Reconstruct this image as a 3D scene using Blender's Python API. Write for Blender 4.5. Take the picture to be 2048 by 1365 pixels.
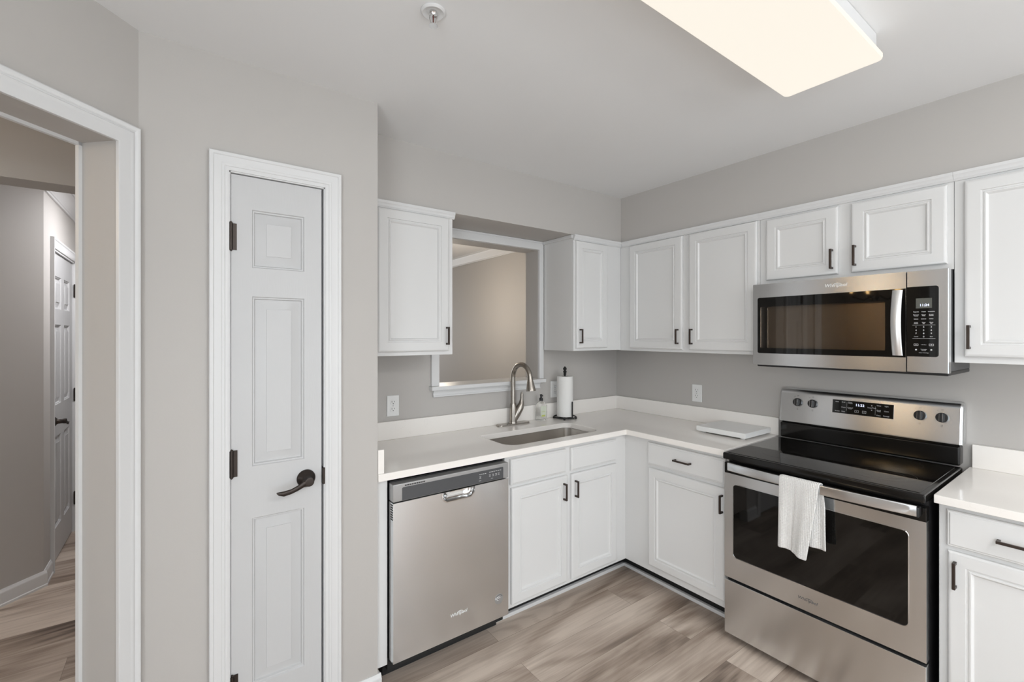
import bpy, bmesh, math, random
from mathutils import Vector, Matrix
from mathutils.geometry import tessellate_polygon

random.seed(7)
S = bpy.context.scene
for o in list(bpy.data.objects):
    bpy.data.objects.remove(o, do_unlink=True)

# ------------------------------------------------------------------ camera
# world: origin where the sink wall (y=0) meets the range wall (x=0) on the floor; room at x<0, y<0
cam_d = bpy.data.cameras.new('camera')
cam = bpy.data.objects.new('camera', cam_d)
S.collection.objects.link(cam)
cam.location = (-2.798, -2.439, 1.487)
cam.rotation_euler = (math.radians(90), 0, math.radians(-36.0))
cam_d.sensor_width = 36.0
cam_d.lens = 911.0 / 2048.0 * 36.0
cam_d.shift_y = -10.8 / 2048.0
cam_d.clip_start = 0.05
S.camera = cam

# ------------------------------------------------------------------ world, daylight and added fills, exposure
W = bpy.data.worlds.new('world'); S.world = W; W.use_nodes = True
bg = W.node_tree.nodes['Background']
bg.inputs['Color'].default_value = (0.86, 0.93, 1.0, 1)
bg.inputs['Strength'].default_value = 1.5

def area(name, loc, rot, sx, sy, power, col, spread=180):
    d = bpy.data.lights.new(name, 'AREA'); d.shape = 'RECTANGLE'
    d.size, d.size_y, d.energy, d.color = sx, sy, power, col
    d.spread = math.radians(spread)
    o = bpy.data.objects.new(name, d); S.collection.objects.link(o)
    o.location = loc; o.rotation_euler = [math.radians(a) for a in rot]
    return o

# daylight coming in through the patio window behind the camera
area('daylight_patio_window', (-1.30, -5.12, 1.1), (-90, 0, 180), 2.2, 1.9, 24, (0.88, 0.95, 1.0))
# added fill at an assumed left wall opening, evens out the range wall
area('side_fill', (-3.80, -3.05, 1.25), (0, -90, 0), 1.5, 1.4, 39, (0.88, 0.95, 1.0))
# two added fills behind the camera, bounced off the ceiling like a flash
area('bounce_fill_left', (-3.1, -4.0, 1.75), (180, 0, 0), 0.5, 0.5, 42, (0.93, 0.97, 1.0))
area('bounce_fill_right', (-1.5, -4.5, 1.75), (180, 0, 0), 0.5, 0.5, 38, (0.93, 0.97, 1.0))
# added top fill below the ceiling behind the camera, for the counters
area('overhead_fill', (-1.5, -3.3, 2.42), (0, 0, 0), 1.2, 0.3, 18, (1.0, 0.985, 0.965))
# added fill, out of view, brightening the hall beyond the cased opening
area('hall_fill', (-2.90, 1.62, 2.42), (0, 0, 0), 0.3, 0.3, 17, (0.97, 0.97, 1.0))
# added cool fills for the dining room and the foyer, no windows built there
area('dining_fill', (-1.3, 5.1, 1.4), (90, 0, 180), 1.4, 1.4, 26, (0.95, 0.98, 1.0))
area('foyer_fill', (-5.92, -1.6, 1.4), (0, -90, 0), 0.9, 1.6, 11, (0.95, 0.98, 1.0))

S.view_settings.view_transform = 'Standard'
S.view_settings.look = 'None'
S.view_settings.exposure = -0.06
S.view_settings.gamma = 1.0
S.view_settings.use_curve_mapping = False

# ------------------------------------------------------------------ helpers
COL = S.collection
ORG = {}          # world position of each object's origin

class Frame:
    """a wall seen from the room: u to the right, v up, n out of the wall"""
    def __init__(s, O, U, N):
        s.O, s.U, s.N, s.V = Vector(O), Vector(U).normalized(), Vector(N).normalized(), Vector((0, 0, 1))
    def p(s, u, v, n):
        return s.O + s.U * u + s.V * v + s.N * n

FS = Frame((0, 0, 0), (1, 0, 0), (0, -1, 0))            # sink wall
FR = Frame((0, 0, 0), (0, -1, 0), (-1, 0, 0))           # range wall, u = -y
PY = -0.593
FP = Frame((0, PY, 0), (1, 0, 0), (0, -1, 0))           # pantry wall
PC = Vector((-2.906, PY, 0))
FD = Frame(PC, (1, 1, 0), (1, -1, 0))                   # diagonal wall, u<0 to the left
WORLD = Frame((0, 0, 0), (1, 0, 0), (0, 1, 0))          # u=x n=y

class MB:
    def __init__(s):
        s.bm = bmesh.new()
    def add(s, verts, faces, mi=0):
        vs = [s.bm.verts.new(v) for v in verts]
        for f in faces:
            try:
                fc = s.bm.faces.new([vs[i] for i in f]); fc.material_index = mi
            except ValueError:
                pass
        return s
    def merge(s, bm2, mi=0):
        bm2.verts.index_update()
        s.add([v.co.copy() for v in bm2.verts], [[v.index for v in f.verts] for f in bm2.faces], mi)
        bm2.free(); return s
    def box(s, fr, u0, u1, v0, v1, n0, n1, bevel=0.0, seg=2, mi=0):
        b = bmesh.new()
        P = [fr.p(u, v, n) for n in (n0, n1) for v in (v0, v1) for u in (u0, u1)]
        vs = [b.verts.new(p) for p in P]
        for f in ((0, 2, 3, 1), (4, 5, 7, 6), (0, 1, 5, 4), (2, 6, 7, 3), (0, 4, 6, 2), (1, 3, 7, 5)):
            b.faces.new([vs[i] for i in f])
        bmesh.ops.recalc_face_normals(b, faces=b.faces[:])
        if bevel:
            bmesh.ops.bevel(b, geom=b.edges[:], offset=bevel, segments=seg, affect='EDGES', profile=0.5)
        return s.merge(b, mi)
    def loft(s, rings, cap0=True, cap1=True, closed=True, mi=0):
        n = len(rings[0]); V = [p for r in rings for p in r]; F = []
        for i in range(len(rings) - 1):
            for j in range(n if closed else n - 1):
                k = (j + 1) % n
                F.append((i*n + j, i*n + k, (i+1)*n + k, (i+1)*n + j))
        if cap0: F.append(tuple(range(n))[::-1])
        if cap1: F.append(tuple((len(rings)-1)*n + j for j in range(n)))
        return s.add(V, F, mi)
    def prism(s, pts, fr, n0, n1, bevel=0.0, mi=0):
        if bevel:
            # chamfered front edge
            c = sum((Vector(p) for p in pts), Vector((0, 0))) / len(pts)
            w = max(abs(p[0]-c.x) for p in pts); h = max(abs(p[1]-c.y) for p in pts)
            pin = [(c.x + (p[0]-c.x)*(1-bevel/w), c.y + (p[1]-c.y)*(1-bevel/h)) for p in pts]
            sg = 1 if n1 > n0 else -1
            return s.loft([[fr.p(u, v, n0) for u, v in pts], [fr.p(u, v, n1 - sg*bevel) for u, v in pts],
                           [fr.p(u, v, n1) for u, v in pin]], mi=mi)
        return s.loft([[fr.p(u, v, n0) for u, v in pts], [fr.p(u, v, n1) for u, v in pts]], mi=mi)
    def lathe(s, prof, c, axis=(0, 0, 1), seg=24, mi=0):
        """prof: (radius, height along axis)"""
        ax = Vector(axis).normalized(); a = ax.orthogonal().normalized(); b = ax.cross(a); c = Vector(c)
        rings = [[c + ax*h + (a*math.cos(t) + b*math.sin(t))*max(r, 1e-5) for t in
                  [2*math.pi*i/seg for i in range(seg)]] for r, h in prof]
        return s.loft(rings, mi=mi)
    def tube(s, path, rad, seg=12, mi=0, flat=None):
        path = [Vector(p) for p in path]
        if not hasattr(rad, '__len__'): rad = [rad]*len(path)
        T = []
        for i in range(len(path)):
            a = path[max(i-1, 0)]; b = path[min(i+1, len(path)-1)]; T.append((b-a).normalized())
        nrm = T[0].orthogonal().normalized(); rings = []
        for i, p in enumerate(path):
            nrm = (nrm - T[i]*nrm.dot(T[i])).normalized(); bn = T[i].cross(nrm)
            rings.append([p + (nrm*math.cos(t) + bn*math.sin(t))*rad[i] for t in
                          [2*math.pi*k/seg for k in range(seg)]])
        return s.loft(rings, mi=mi)
    def frame(s, fr, u0, u1, v0, v1, prof, full=False, mi=0):
        """mitred moulding round an opening; prof: (outwards from the opening's edge, off the wall)"""
        rings = []
        if full:
            cs = [(u0, v0, -1, -1), (u0, v1, -1, 1), (u1, v1, 1, 1), (u1, v0, 1, -1), (u0, v0, -1, -1)]
        else:
            cs = [(u0, v0, -1, 0), (u0, v1, -1, 1), (u1, v1, 1, 1), (u1, v0, 1, 0)]
        for u, v, su, sv in cs:
            rings.append([fr.p(u + su*a, v + sv*a, b) for a, b in prof])
        return s.loft(rings, cap0=not full, cap1=not full, mi=mi)
    def sweep(s, A, B, prof, Uv, Vv, mi=0):
        A, B, Uv, Vv = Vector(A), Vector(B), Vector(Uv), Vector(Vv)
        return s.loft([[P + Uv*a + Vv*b for a, b in prof] for P in (A, B)], mi=mi)
    def panel(s, fr, u0, u1, v0, v1, nf, prof, back=None, mi=0):
        """stepped rectangular front; prof: (inset, n relative to nf); back = n of the back face"""
        R = lambda i, n: [fr.p(u0+i, v0+i, n), fr.p(u1-i, v0+i, n), fr.p(u1-i, v1-i, n), fr.p(u0+i, v1-i, n)]
        rings = ([R(0, back)] if back is not None else []) + [R(i, nf + n) for i, n in prof]
        return s.loft(rings, cap0=back is not None, mi=mi)
    def panelled(s, fr, u0, u1, v0, v1, nb, nf, rects, prof, mi=0):
        """a flat slab with moulded panels (rects) in its front"""
        us = sorted({u0, u1, *[r[0] for r in rects], *[r[1] for r in rects]})
        vs = sorted({v0, v1, *[r[2] for r in rects], *[r[3] for r in rects]})
        for i in range(len(us)-1):
            for j in range(len(vs)-1):
                cu, cv = (us[i]+us[i+1])/2, (vs[j]+vs[j+1])/2
                if any(r[0] < cu < r[1] and r[2] < cv < r[3] for r in rects): continue
                s.add([fr.p(us[i], vs[j], nf), fr.p(us[i+1], vs[j], nf), fr.p(us[i+1], vs[j+1], nf), fr.p(us[i], vs[j+1], nf)], [(0, 1, 2, 3)], mi)
        for r in rects:
            s.panel(fr, r[0], r[1], r[2], r[3], nf, prof, mi=mi)
        q = lambda n: [fr.p(u0, v0, n), fr.p(u1, v0, n), fr.p(u1, v1, n), fr.p(u0, v1, n)]
        s.loft([q(nf), q(nb)], cap0=False, mi=mi)
        return s
    def text(s, txt, fr, u, v, n, size, depth=0.0004, align='CENTER', shear=0.0, mi=0, bold=0.0):
        c = bpy.data.curves.new('t', 'FONT'); c.body = txt; c.size = size; c.extrude = depth/2
        c.align_x = align; c.align_y = 'CENTER'; c.shear = shear; c.offset = bold; c.resolution_u = 3
        o = bpy.data.objects.new('t', c); COL.objects.link(o)
        dg = bpy.context.evaluated_depsgraph_get(); m = o.evaluated_get(dg).to_mesh()
        s.add([fr.p(u + w.co.x, v + w.co.y, n + w.co.z) for w in m.vertices], [list(p.vertices) for p in m.polygons], mi)
        o.evaluated_get(dg).to_mesh_clear()
        bpy.data.objects.remove(o); bpy.data.curves.remove(c)
        return s
    def obj(s, name, mats, parent=None, smooth=35, weld=True, bevel=0.0, label=None):
        bm = s.bm
        if weld: bmesh.ops.remove_doubles(bm, verts=bm.verts[:], dist=1e-5)
        bmesh.ops.recalc_face_normals(bm, faces=bm.faces[:])
        org = ORG[parent.name] if parent is not None else Vector((0, 0, 0))
        if parent is None:
            xs = [v.co for v in bm.verts]
            lo = Vector([min(c[i] for c in xs) for i in range(3)]); hi = Vector([max(c[i] for c in xs) for i in range(3)])
            if not name.startswith(('floor', 'wall', 'ceiling', 'trim', 'baseboard')):
                org = Vector(((lo.x+hi.x)/2, (lo.y+hi.y)/2, lo.z))
        bmesh.ops.translate(bm, vec=-org, verts=bm.verts[:])
        me = bpy.data.meshes.new(name); bm.to_mesh(me); bm.free()
        for m in (mats if isinstance(mats, (list, tuple)) else [mats]): me.materials.append(m)
        o = bpy.data.objects.new(name, me); COL.objects.link(o)
        if smooth:
            me.shade_smooth(); me.set_sharp_from_angle(angle=math.radians(smooth))
            if smooth < 65:
                wn = o.modifiers.new('weighted', 'WEIGHTED_NORMAL'); wn.keep_sharp = True; wn.mode = 'FACE_AREA'
        if parent is not None: o.parent = parent
        else: o.location = org
        ORG[o.name] = org
        if bevel:
            md = o.modifiers.new('bevel', 'BEVEL'); md.width = bevel; md.segments = 2; md.limit_method = 'ANGLE'; md.angle_limit = math.radians(40)
        if label: o['label'] = label
        return o

def thing(name, label, cat, loc, group=None):
    o = bpy.data.objects.new(name, None); COL.objects.link(o); o.location = loc
    o.empty_display_size = 0.05
    o['label'] = label; o['category'] = cat
    if group: o['group'] = group
    ORG[o.name] = Vector(loc); return o
def tag(o, label, cat, group=None):
    o['label'] = label; o['category'] = cat
    if group: o['group'] = group
    return o
def struct(mb, name, m, label=None, **k):
    o = mb.obj(name, m, **k); o['kind'] = 'structure'
    if label: o['label'] = label
    return o
def sgroup(name, loc, label=None):
    o = bpy.data.objects.new(name, None); COL.objects.link(o); o.location = loc; o['kind'] = 'structure'
    ORG[o.name] = Vector(loc)
    if label: o['label'] = label
    return o
def rrect(u0, u1, v0, v1, r, k=6):
    if not hasattr(r, '__len__'): r = (r,)*4          # bl, br, tr, tl
    out = []
    for cu, cv, a0, q in ((u0+r[0], v0+r[0], 180, r[0]), (u1-r[1], v0+r[1], 270, r[1]), (u1-r[2], v1-r[2], 0, r[2]), (u0+r[3], v1-r[3], 90, r[3])):
        if q < 1e-6: out.append((cu, cv)); continue
        for i in range(k+1):
            a = math.radians(a0 + 90*i/k); out.append((cu + q*math.cos(a), cv + q*math.sin(a)))
    return out
def circ(cu, cv, r, k=24):
    return [(cu + r*math.cos(2*math.pi*i/k), cv + r*math.sin(2*math.pi*i/k)) for i in range(k)]

# ------------------------------------------------------------------ materials
def mat(name, col, rough=0.5, metal=0.0, bump=0.0, bscale=(60, 60, 60), vary=0.03, vscale=(3, 3, 3), coat=0.0, aniso=0.0, spec=0.5, emit=None, es=0.0, trans=0.0, rvary=0.0):
    m = bpy.data.materials.new(name); m.use_nodes = True
    N, L = m.node_tree.nodes, m.node_tree.links; b = N['Principled BSDF']
    tc = N.new('ShaderNodeTexCoord')
    def noise(scale, detail=3):
        mp = N.new('ShaderNodeMapping'); mp.inputs['Scale'].default_value = scale
        L.new(tc.outputs['Object'], mp.inputs['Vector'])
        t = N.new('ShaderNodeTexNoise'); t.inputs['Scale'].default_value = 1.0; t.inputs['Detail'].default_value = detail
        L.new(mp.outputs['Vector'], t.inputs['Vector']); return t
    if vary:
        t = noise(vscale); r = N.new('ShaderNodeMapRange')
        r.inputs['To Min'].default_value = 1 - vary; r.inputs['To Max'].default_value = 1 + vary
        L.new(t.outputs['Fac'], r.inputs['Value'])
        x = N.new('ShaderNodeVectorMath'); x.operation = 'SCALE'; x.inputs[0].default_value = col[:3]
        L.new(r.outputs['Result'], x.inputs['Scale']); L.new(x.outputs['Vector'], b.inputs['Base Color'])
    else:
        b.inputs['Base Color'].default_value = (*col[:3], 1)
    b.inputs['Roughness'].default_value = rough; b.inputs['Metallic'].default_value = metal
    b.inputs['Coat Weight'].default_value = coat; b.inputs['Anisotropic'].default_value = aniso
    b.inputs['Specular IOR Level'].default_value = spec; b.inputs['Transmission Weight'].default_value = trans
    if rvary:
        t = noise(bscale); r = N.new('ShaderNodeMapRange')
        r.inputs['To Min'].default_value = rough - rvary; r.inputs['To Max'].default_value = rough + rvary
        L.new(t.outputs['Fac'], r.inputs['Value']); L.new(r.outputs['Result'], b.inputs['Roughness'])
    if bump:
        t = noise(bscale, 4); bp = N.new('ShaderNodeBump'); bp.inputs['Strength'].default_value = bump; bp.inputs['Distance'].default_value = 0.002
        L.new(t.outputs['Fac'], bp.inputs['Height']); L.new(bp.outputs['Normal'], b.inputs['Normal'])
    if emit:
        b.inputs['Emission Color'].default_value = (*emit, 1); b.inputs['Emission Strength'].default_value = es
    return m

M = {}
M['wall'] = mat('wall_paint_greige', (0.50, 0.478, 0.455), 0.6, bump=0.06, bscale=(220,)*3, vary=0.012)
M['ceiling'] = mat('ceiling_paint', (0.80, 0.80, 0.80), 0.8, bump=0.04, bscale=(150,)*3, vary=0.01)
M['trim'] = mat('trim_paint_white', (0.70, 0.70, 0.70), 0.32, bump=0.02, bscale=(90,)*3, vary=0.01)
M['cab'] = mat('cabinet_paint_white', (0.72, 0.718, 0.712), 0.34, bump=0.03, bscale=(120, 120, 18), vary=0.012)
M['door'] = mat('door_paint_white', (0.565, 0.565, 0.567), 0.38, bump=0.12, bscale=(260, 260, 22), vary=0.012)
M['bronze'] = mat('bronze_dark', (0.055, 0.045, 0.04), 0.35, 0.85, vary=0.2, vscale=(40,)*3)
M['pull'] = mat('pull_dark_bronze', (0.06, 0.045, 0.038), 0.38, 0.7, vary=0.15, vscale=(40,)*3)
M['black'] = mat('plastic_black', (0.012, 0.012, 0.013), 0.35, vary=0.1)
M['matte_black'] = mat('matte_black', (0.012, 0.012, 0.012), 0.75, vary=0.1)
M['glassblk'] = mat('glass_black', (0.005, 0.0045, 0.004), 0.03, vary=0.1, spec=0.42)
M['enamel'] = mat('enamel_black', (0.006, 0.0055, 0.005), 0.10, vary=0.1, spec=0.45)
M['chrome'] = mat('chrome', (0.75, 0.75, 0.75), 0.12, 1.0, vary=0.02)
M['nickel'] = mat('brushed_nickel', (0.37, 0.34, 0.305), 0.27, 1.0, vary=0.04, bump=0.02, bscale=(300, 300, 30))
M['plastic_w'] = mat('plastic_white', (0.80, 0.80, 0.79), 0.3, vary=0.01)
M['slot'] = mat('slot_dark', (0.03, 0.03, 0.03), 0.6, vary=0.05)
M['grey'] = mat('plastic_grey', (0.075, 0.077, 0.082), 0.33, vary=0.04)
M['silver'] = mat('plastic_silver', (0.42, 0.42, 0.42), 0.33, 0.6, vary=0.03)
M['paper'] = mat('paper_white', (0.82, 0.81, 0.79), 0.9, bump=0.15, bscale=(160,)*3, vary=0.02)
M['ink'] = mat('ink_white', (0.62, 0.62, 0.62), 0.5, vary=0.02)
M['ink_dark'] = mat('ink_dark', (0.05, 0.05, 0.05), 0.5, vary=0.02)
M['ring'] = mat('burner_print', (0.07, 0.066, 0.062), 0.12, vary=0.1)
M['lens'] = mat('lamp_lens', (0.10, 0.10, 0.095), 0.45, vary=0, emit=(0.945, 0.875, 0.765), es=1.0)
M['led'] = mat('clock_led', (0.1, 0.1, 0.12), 0.4, vary=0, emit=(0.75, 0.8, 1.0), es=1.6)
M['lcd'] = mat('clock_window', (0.10, 0.105, 0.095), 0.2, vary=0.02)
M['bulb'] = mat('bulb_warm', (1, 0.85, 0.6), 0.4, vary=0, emit=(1.0, 0.62, 0.25), es=25)
M['label_g'] = mat('label_green', (0.50, 0.55, 0.12), 0.5, vary=0.03)
M['label_w'] = mat('label_pale', (0.62, 0.66, 0.55), 0.5, vary=0.03)

def stainless(name, axis, base=(0.755, 0.77, 0.785), rough=0.23, aniso=0.8):
    """brushed steel: fine lines along one axis"""
    sc = {'x': (2.5, 260, 260), 'y': (260, 2.5, 260), 'z': (260, 260, 2.5)}[axis]
    m = mat(name, base, rough, 1.0, bump=0.0, bscale=sc, vary=0.012, vscale=sc, rvary=0.0, aniso=aniso)
    N, L = m.node_tree.nodes, m.node_tree.links
    t = N.new('ShaderNodeTangent'); t.direction_type = 'RADIAL'; t.axis = 'Z'
    b = N['Principled BSDF']; L.new(t.outputs['Tangent'], b.inputs['Tangent']); b.inputs['Anisotropic Rotation'].default_value = 0.25 if axis != 'z' else 0.0
    return m
M['steel_h'] = stainless('stainless_brushed_across', 'x')
M['steel_y'] = stainless('stainless_brushed_level', 'y')
M['steel_z'] = mat('stainless_satin_handle', (0.74, 0.74, 0.74), 0.36, 0.95, vary=0.02)
M['sink'] = mat('stainless_sink', (0.72, 0.69, 0.655), 0.28, 1.0, bump=0.012, bscale=(3, 200, 200), vary=0.03)

def quartz():
    m = mat('quartz_white', (0.90, 0.865, 0.825), 0.13, vary=0.0)
    N, L = m.node_tree.nodes, m.node_tree.links; b = N['Principled BSDF']
    tc = N.new('ShaderNodeTexCoord')
    n1 = N.new('ShaderNodeTexNoise'); n1.inputs['Scale'].default_value = 5.5; n1.inputs['Detail'].default_value = 6; n1.inputs['Distortion'].default_value = 1.2
    L.new(tc.outputs['Object'], n1.inputs['Vector'])
    r = N.new('ShaderNodeValToRGB'); e = r.color_ramp
    e.elements[0].position = 0.495; e.elements[0].color = (0, 0, 0, 1)
    e.elements[1].position = 0.5; e.elements[1].color = (1, 1, 1, 1)
    k = e.elements.new(0.505); k.color = (0, 0, 0, 1)
    L.new(n1.outputs['Fac'], r.inputs['Fac'])
    n2 = N.new('ShaderNodeTexNoise'); n2.inputs['Scale'].default_value = 2.2; L.new(tc.outputs['Object'], n2.inputs['Vector'])
    mr = N.new('ShaderNodeMapRange'); mr.inputs['From Min'].default_value = 0.56; mr.inputs['From Max'].default_value = 0.75; mr.inputs['To Max'].default_value = 0.3
    L.new(n2.outputs['Fac'], mr.inputs['Value'])
    mu = N.new('ShaderNodeMath'); mu.operation = 'MULTIPLY'; L.new(r.outputs['Color'], mu.inputs[0]); L.new(mr.outputs['Result'], mu.inputs[1])
    mx = N.new('ShaderNodeMix'); mx.data_type = 'RGBA'; mx.inputs[6].default_value = (0.90, 0.865, 0.825, 1); mx.inputs[7].default_value = (0.52, 0.50, 0.48, 1)
    L.new(mu.outputs[0], mx.inputs[0]); L.new(mx.outputs[2], b.inputs['Base Color'])
    return m
M['quartz'] = quartz()

def planks():
    m = bpy.data.materials.new('vinyl_plank_floor'); m.use_nodes = True
    N, L = m.node_tree.nodes, m.node_tree.links; b = N['Principled BSDF']
    tc = N.new('ShaderNodeTexCoord')
    br = N.new('ShaderNodeTexBrick'); br.offset = 0.37; br.offset_frequency = 2; br.squash = 1.0
    br.inputs['Scale'].default_value = 1.0; br.inputs['Brick Width'].default_value = 1.22; br.inputs['Row Height'].default_value = 0.18
    br.inputs['Mortar Size'].default_value = 0.0007; br.inputs['Mortar Smooth'].default_value = 0.1
    br.inputs['Color1'].default_value = (0, 0, 0, 1); br.inputs['Color2'].default_value = (1, 1, 1, 1); br.inputs['Mortar'].default_value = (0.5, 0.5, 0.5, 1)
    mp0 = N.new('ShaderNodeMapping'); mp0.inputs['Location'].default_value = (0.33, 0.07, 0)
    L.new(tc.outputs['Object'], mp0.inputs['Vector']); L.new(mp0.outputs['Vector'], br.inputs['Vector'])
    # shift the grain per plank
    sc = N.new('ShaderNodeVectorMath'); sc.operation = 'SCALE'; sc.inputs['Scale'].default_value = 7.0; L.new(br.outputs['Color'], sc.inputs[0])
    ad = N.new('ShaderNodeVectorMath'); ad.operation = 'ADD'; L.new(tc.outputs['Object'], ad.inputs[0]); L.new(sc.outputs['Vector'], ad.inputs[1])
    def grain(scale, detail, dist):
        mp = N.new('ShaderNodeMapping'); mp.inputs['Scale'].default_value = scale; L.new(ad.outputs['Vector'], mp.inputs['Vector'])
        t = N.new('ShaderNodeTexNoise'); t.inputs['Scale'].default_value = 1; t.inputs['Detail'].default_value = detail; t.inputs['Distortion'].default_value = dist
        L.new(mp.outputs['Vector'], t.inputs['Vector']); return t
    g1 = grain((1.1, 4.2, 1), 4, 0.9); g2 = grain((3, 85, 1), 5, 0.5)
    # cathedral figure: contour lines of a soft, long-drawn noise
    g4 = grain((0.55, 3.6, 1), 1.5, 0.15)
    wm = N.new('ShaderNodeMath'); wm.operation = 'MULTIPLY'; wm.inputs[1].default_value = 95.0; L.new(g4.outputs['Fac'], wm.inputs[0])
    wv = N.new('ShaderNodeMath'); wv.operation = 'SINE'; L.new(wm.outputs[0], wv.inputs[0])
    def mul(a, k):
        x = N.new('ShaderNodeMath'); x.operation = 'MULTIPLY'; L.new(a, x.inputs[0]); x.inputs[1].default_value = k; return x.outputs[0]
    def add(a, c):
        x = N.new('ShaderNodeMath'); x.operation = 'ADD'; L.new(a, x.inputs[0]); L.new(c, x.inputs[1]); return x.outputs[0]
    msk = N.new('ShaderNodeMapRange'); msk.inputs['From Min'].default_value = 0.46; msk.inputs['From Max'].default_value = 0.66
    g3 = grain((0.7, 3.0, 1), 1, 0.0); L.new(g3.outputs['Fac'], msk.inputs['Value'])
    inv = N.new('ShaderNodeMath'); inv.operation = 'SUBTRACT'; inv.inputs[0].default_value = 0.75; L.new(wv.outputs[0], inv.inputs[1])
    cm = N.new('ShaderNodeMath'); cm.operation = 'MULTIPLY'; L.new(msk.outputs['Result'], cm.inputs[0]); L.new(inv.outputs[0], cm.inputs[1])
    ci = N.new('ShaderNodeMath'); ci.operation = 'SUBTRACT'; ci.inputs[0].default_value = 1.45; L.new(cm.outputs[0], ci.inputs[1]); cath = ci.outputs[0]
    sep = N.new('ShaderNodeSeparateColor'); L.new(br.outputs['Color'], sep.inputs['Color'])
    f = add(add(mul(g1.outputs['Fac'], 0.72), mul(g2.outputs['Fac'], 0.24)), add(mul(cath, 0.075), mul(sep.outputs[0], 0.19)))
    rp = N.new('ShaderNodeValToRGB'); e = rp.color_ramp
    e.elements[0].position = 0.42; e.elements[0].color = (0.070, 0.047, 0.034, 1)
    e.elements[1].position = 0.84; e.elements[1].color = (0.60, 0.505, 0.425, 1)
    k = e.elements.new(0.60); k.color = (0.315, 0.243, 0.193, 1)
    L.new(f, rp.inputs['Fac'])
    mx = N.new('ShaderNodeMix'); mx.data_type = 'RGBA'; mx.inputs[7].default_value = (0.17, 0.128, 0.10, 1)
    L.new(br.outputs['Fac'], mx.inputs[0]); L.new(rp.outputs['Color'], mx.inputs[6]); L.new(mx.outputs[2], b.inputs['Base Color'])
    b.inputs['Roughness'].default_value = 0.42
    bp = N.new('ShaderNodeBump'); bp.inputs['Strength'].default_value = 0.12; bp.inputs['Distance'].default_value = 0.001
    L.new(g2.outputs['Fac'], bp.inputs['Height']); L.new(bp.outputs['Normal'], b.inputs['Normal'])
    return m
M['floor'] = planks()

def cloth():
    m = mat('waffle_cotton', (0.80, 0.79, 0.77), 0.95, vary=0.02)
    N, L = m.node_tree.nodes, m.node_tree.links; b = N['Principled BSDF']
    tc = N.new('ShaderNodeTexCoord'); sp = N.new('ShaderNodeSeparateXYZ'); L.new(tc.outputs['Object'], sp.inputs[0])
    def s(out):
        a = N.new('ShaderNodeMath'); a.operation = 'MULTIPLY'; a.inputs[1].default_value = 2*math.pi/0.0062; L.new(out, a.inputs[0])
        q = N.new('ShaderNodeMath'); q.operation = 'SINE'; L.new(a.outputs[0], q.inputs[0]); return q.outputs[0]
    mx = N.new('ShaderNodeMath'); mx.operation = 'MAXIMUM'; L.new(s(sp.outputs['Y']), mx.inputs[0]); L.new(s(sp.outputs['Z']), mx.inputs[1])
    bp = N.new('ShaderNodeBump'); bp.inputs['Strength'].default_value = 0.7; bp.inputs['Distance'].default_value = 0.0015
    L.new(mx.outputs[0], bp.inputs['Height']); L.new(bp.outputs['Normal'], b.inputs['Normal'])
    return m
M['towel'] = cloth()
def clear():
    m = mat('soap_bottle_clear', (0.93, 0.93, 0.92), 0.06, vary=0.0, trans=1.0)
    m.node_tree.nodes['Principled BSDF'].inputs['IOR'].default_value = 1.15
    return m
M['clear'] = clear()
M['tint'] = mat('tinted_glass', (0.40, 0.34, 0.28), 0.02, vary=0.0, trans=1.0)
M['cavity'] = mat('microwave_cavity', (0.30, 0.27, 0.23), 0.4, vary=0.05)

# ------------------------------------------------------------------ the setting
ZC = 2.445
SOF = 2.135
struct(MB().box(WORLD, -6.2, 0.12, -0.1, 0.0, -5.4, 5.4), 'floor', M['floor'])
struct(MB().box(WORLD, -6.2, 0.12, ZC, ZC + 0.1, -5.4, 5.4), 'ceiling', M['ceiling'])
# range wall, runs on into the dining room
struct(MB().box(WORLD, 0, 0.12, 0, ZC, -5.4, 5.4), 'wall_right', M['wall'])
# sink wall with the pass-through
WX0, WX1, WZ0, WZ1 = -1.564, -0.806, 1.166, 2.075
m = MB()
m.box(WORLD, -2.262, WX0, 0, ZC, 0, 0.135); m.box(WORLD, WX1, 0, 0, ZC, 0, 0.135)
m.box(WORLD, WX0, WX1, 0, WZ0, 0, 0.135); m.box(WORLD, WX0, WX1, WZ1, ZC, 0, 0.135)
struct(m, 'wall_sink', M['wall'])
# soffit above the wall cabinets
m = MB()
m.box(WORLD, -2.142, 0, SOF, ZC, -0.31, 0); m.box(WORLD, -0.31, 0, SOF, ZC, -5.2, -0.31)
struct(m, 'wall_soffit', M['wall'])
# pantry closet
m = MB()
PX0, PX1, PZ = -2.664, -2.350, 2.056
m.box(FP, -2.906, PX0, 0, ZC, -0.115, 0); m.box(FP, PX1, -2.142, 0, ZC, -0.115, 0); m.box(FP, PX0, PX1, PZ, ZC, -0.115, 0)
m.box(WORLD, -2.262, -2.142, 0, ZC, PY + 0.115, 0.135); m.box(WORLD, -3.02, -2.906, 0, ZC, PY + 0.16, 0.135)
m.box(WORLD, -2.906, -2.262, 0, ZC, 0.02, 0.135)
struct(m, 'wall_pantry', M['wall'])
# diagonal wall with the cased opening
m = MB()
DU0, DU1, DZ, DT = -0.99, -0.066, 2.073, 0.125
m.box(FD, DU1, 0.0, 0, ZC, -DT, 0); m.box(FD, DU0, DU1, DZ, ZC, -DT, 0); m.box(FD, -1.34, DU0, 0, ZC, -DT, 0)
m.add([FD.p(0, 0, 0), FD.p(0, ZC, 0), FD.p(0, ZC, -DT), FD.p(0, 0, -DT), FD.p(0.05, 0, -DT), FD.p(0.05, ZC, -DT)], [(0, 3, 4), (1, 5, 2), (3, 2, 5, 4), (0, 4, 5, 1)])
struct(m, 'wall_diagonal', M['wall'])
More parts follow.
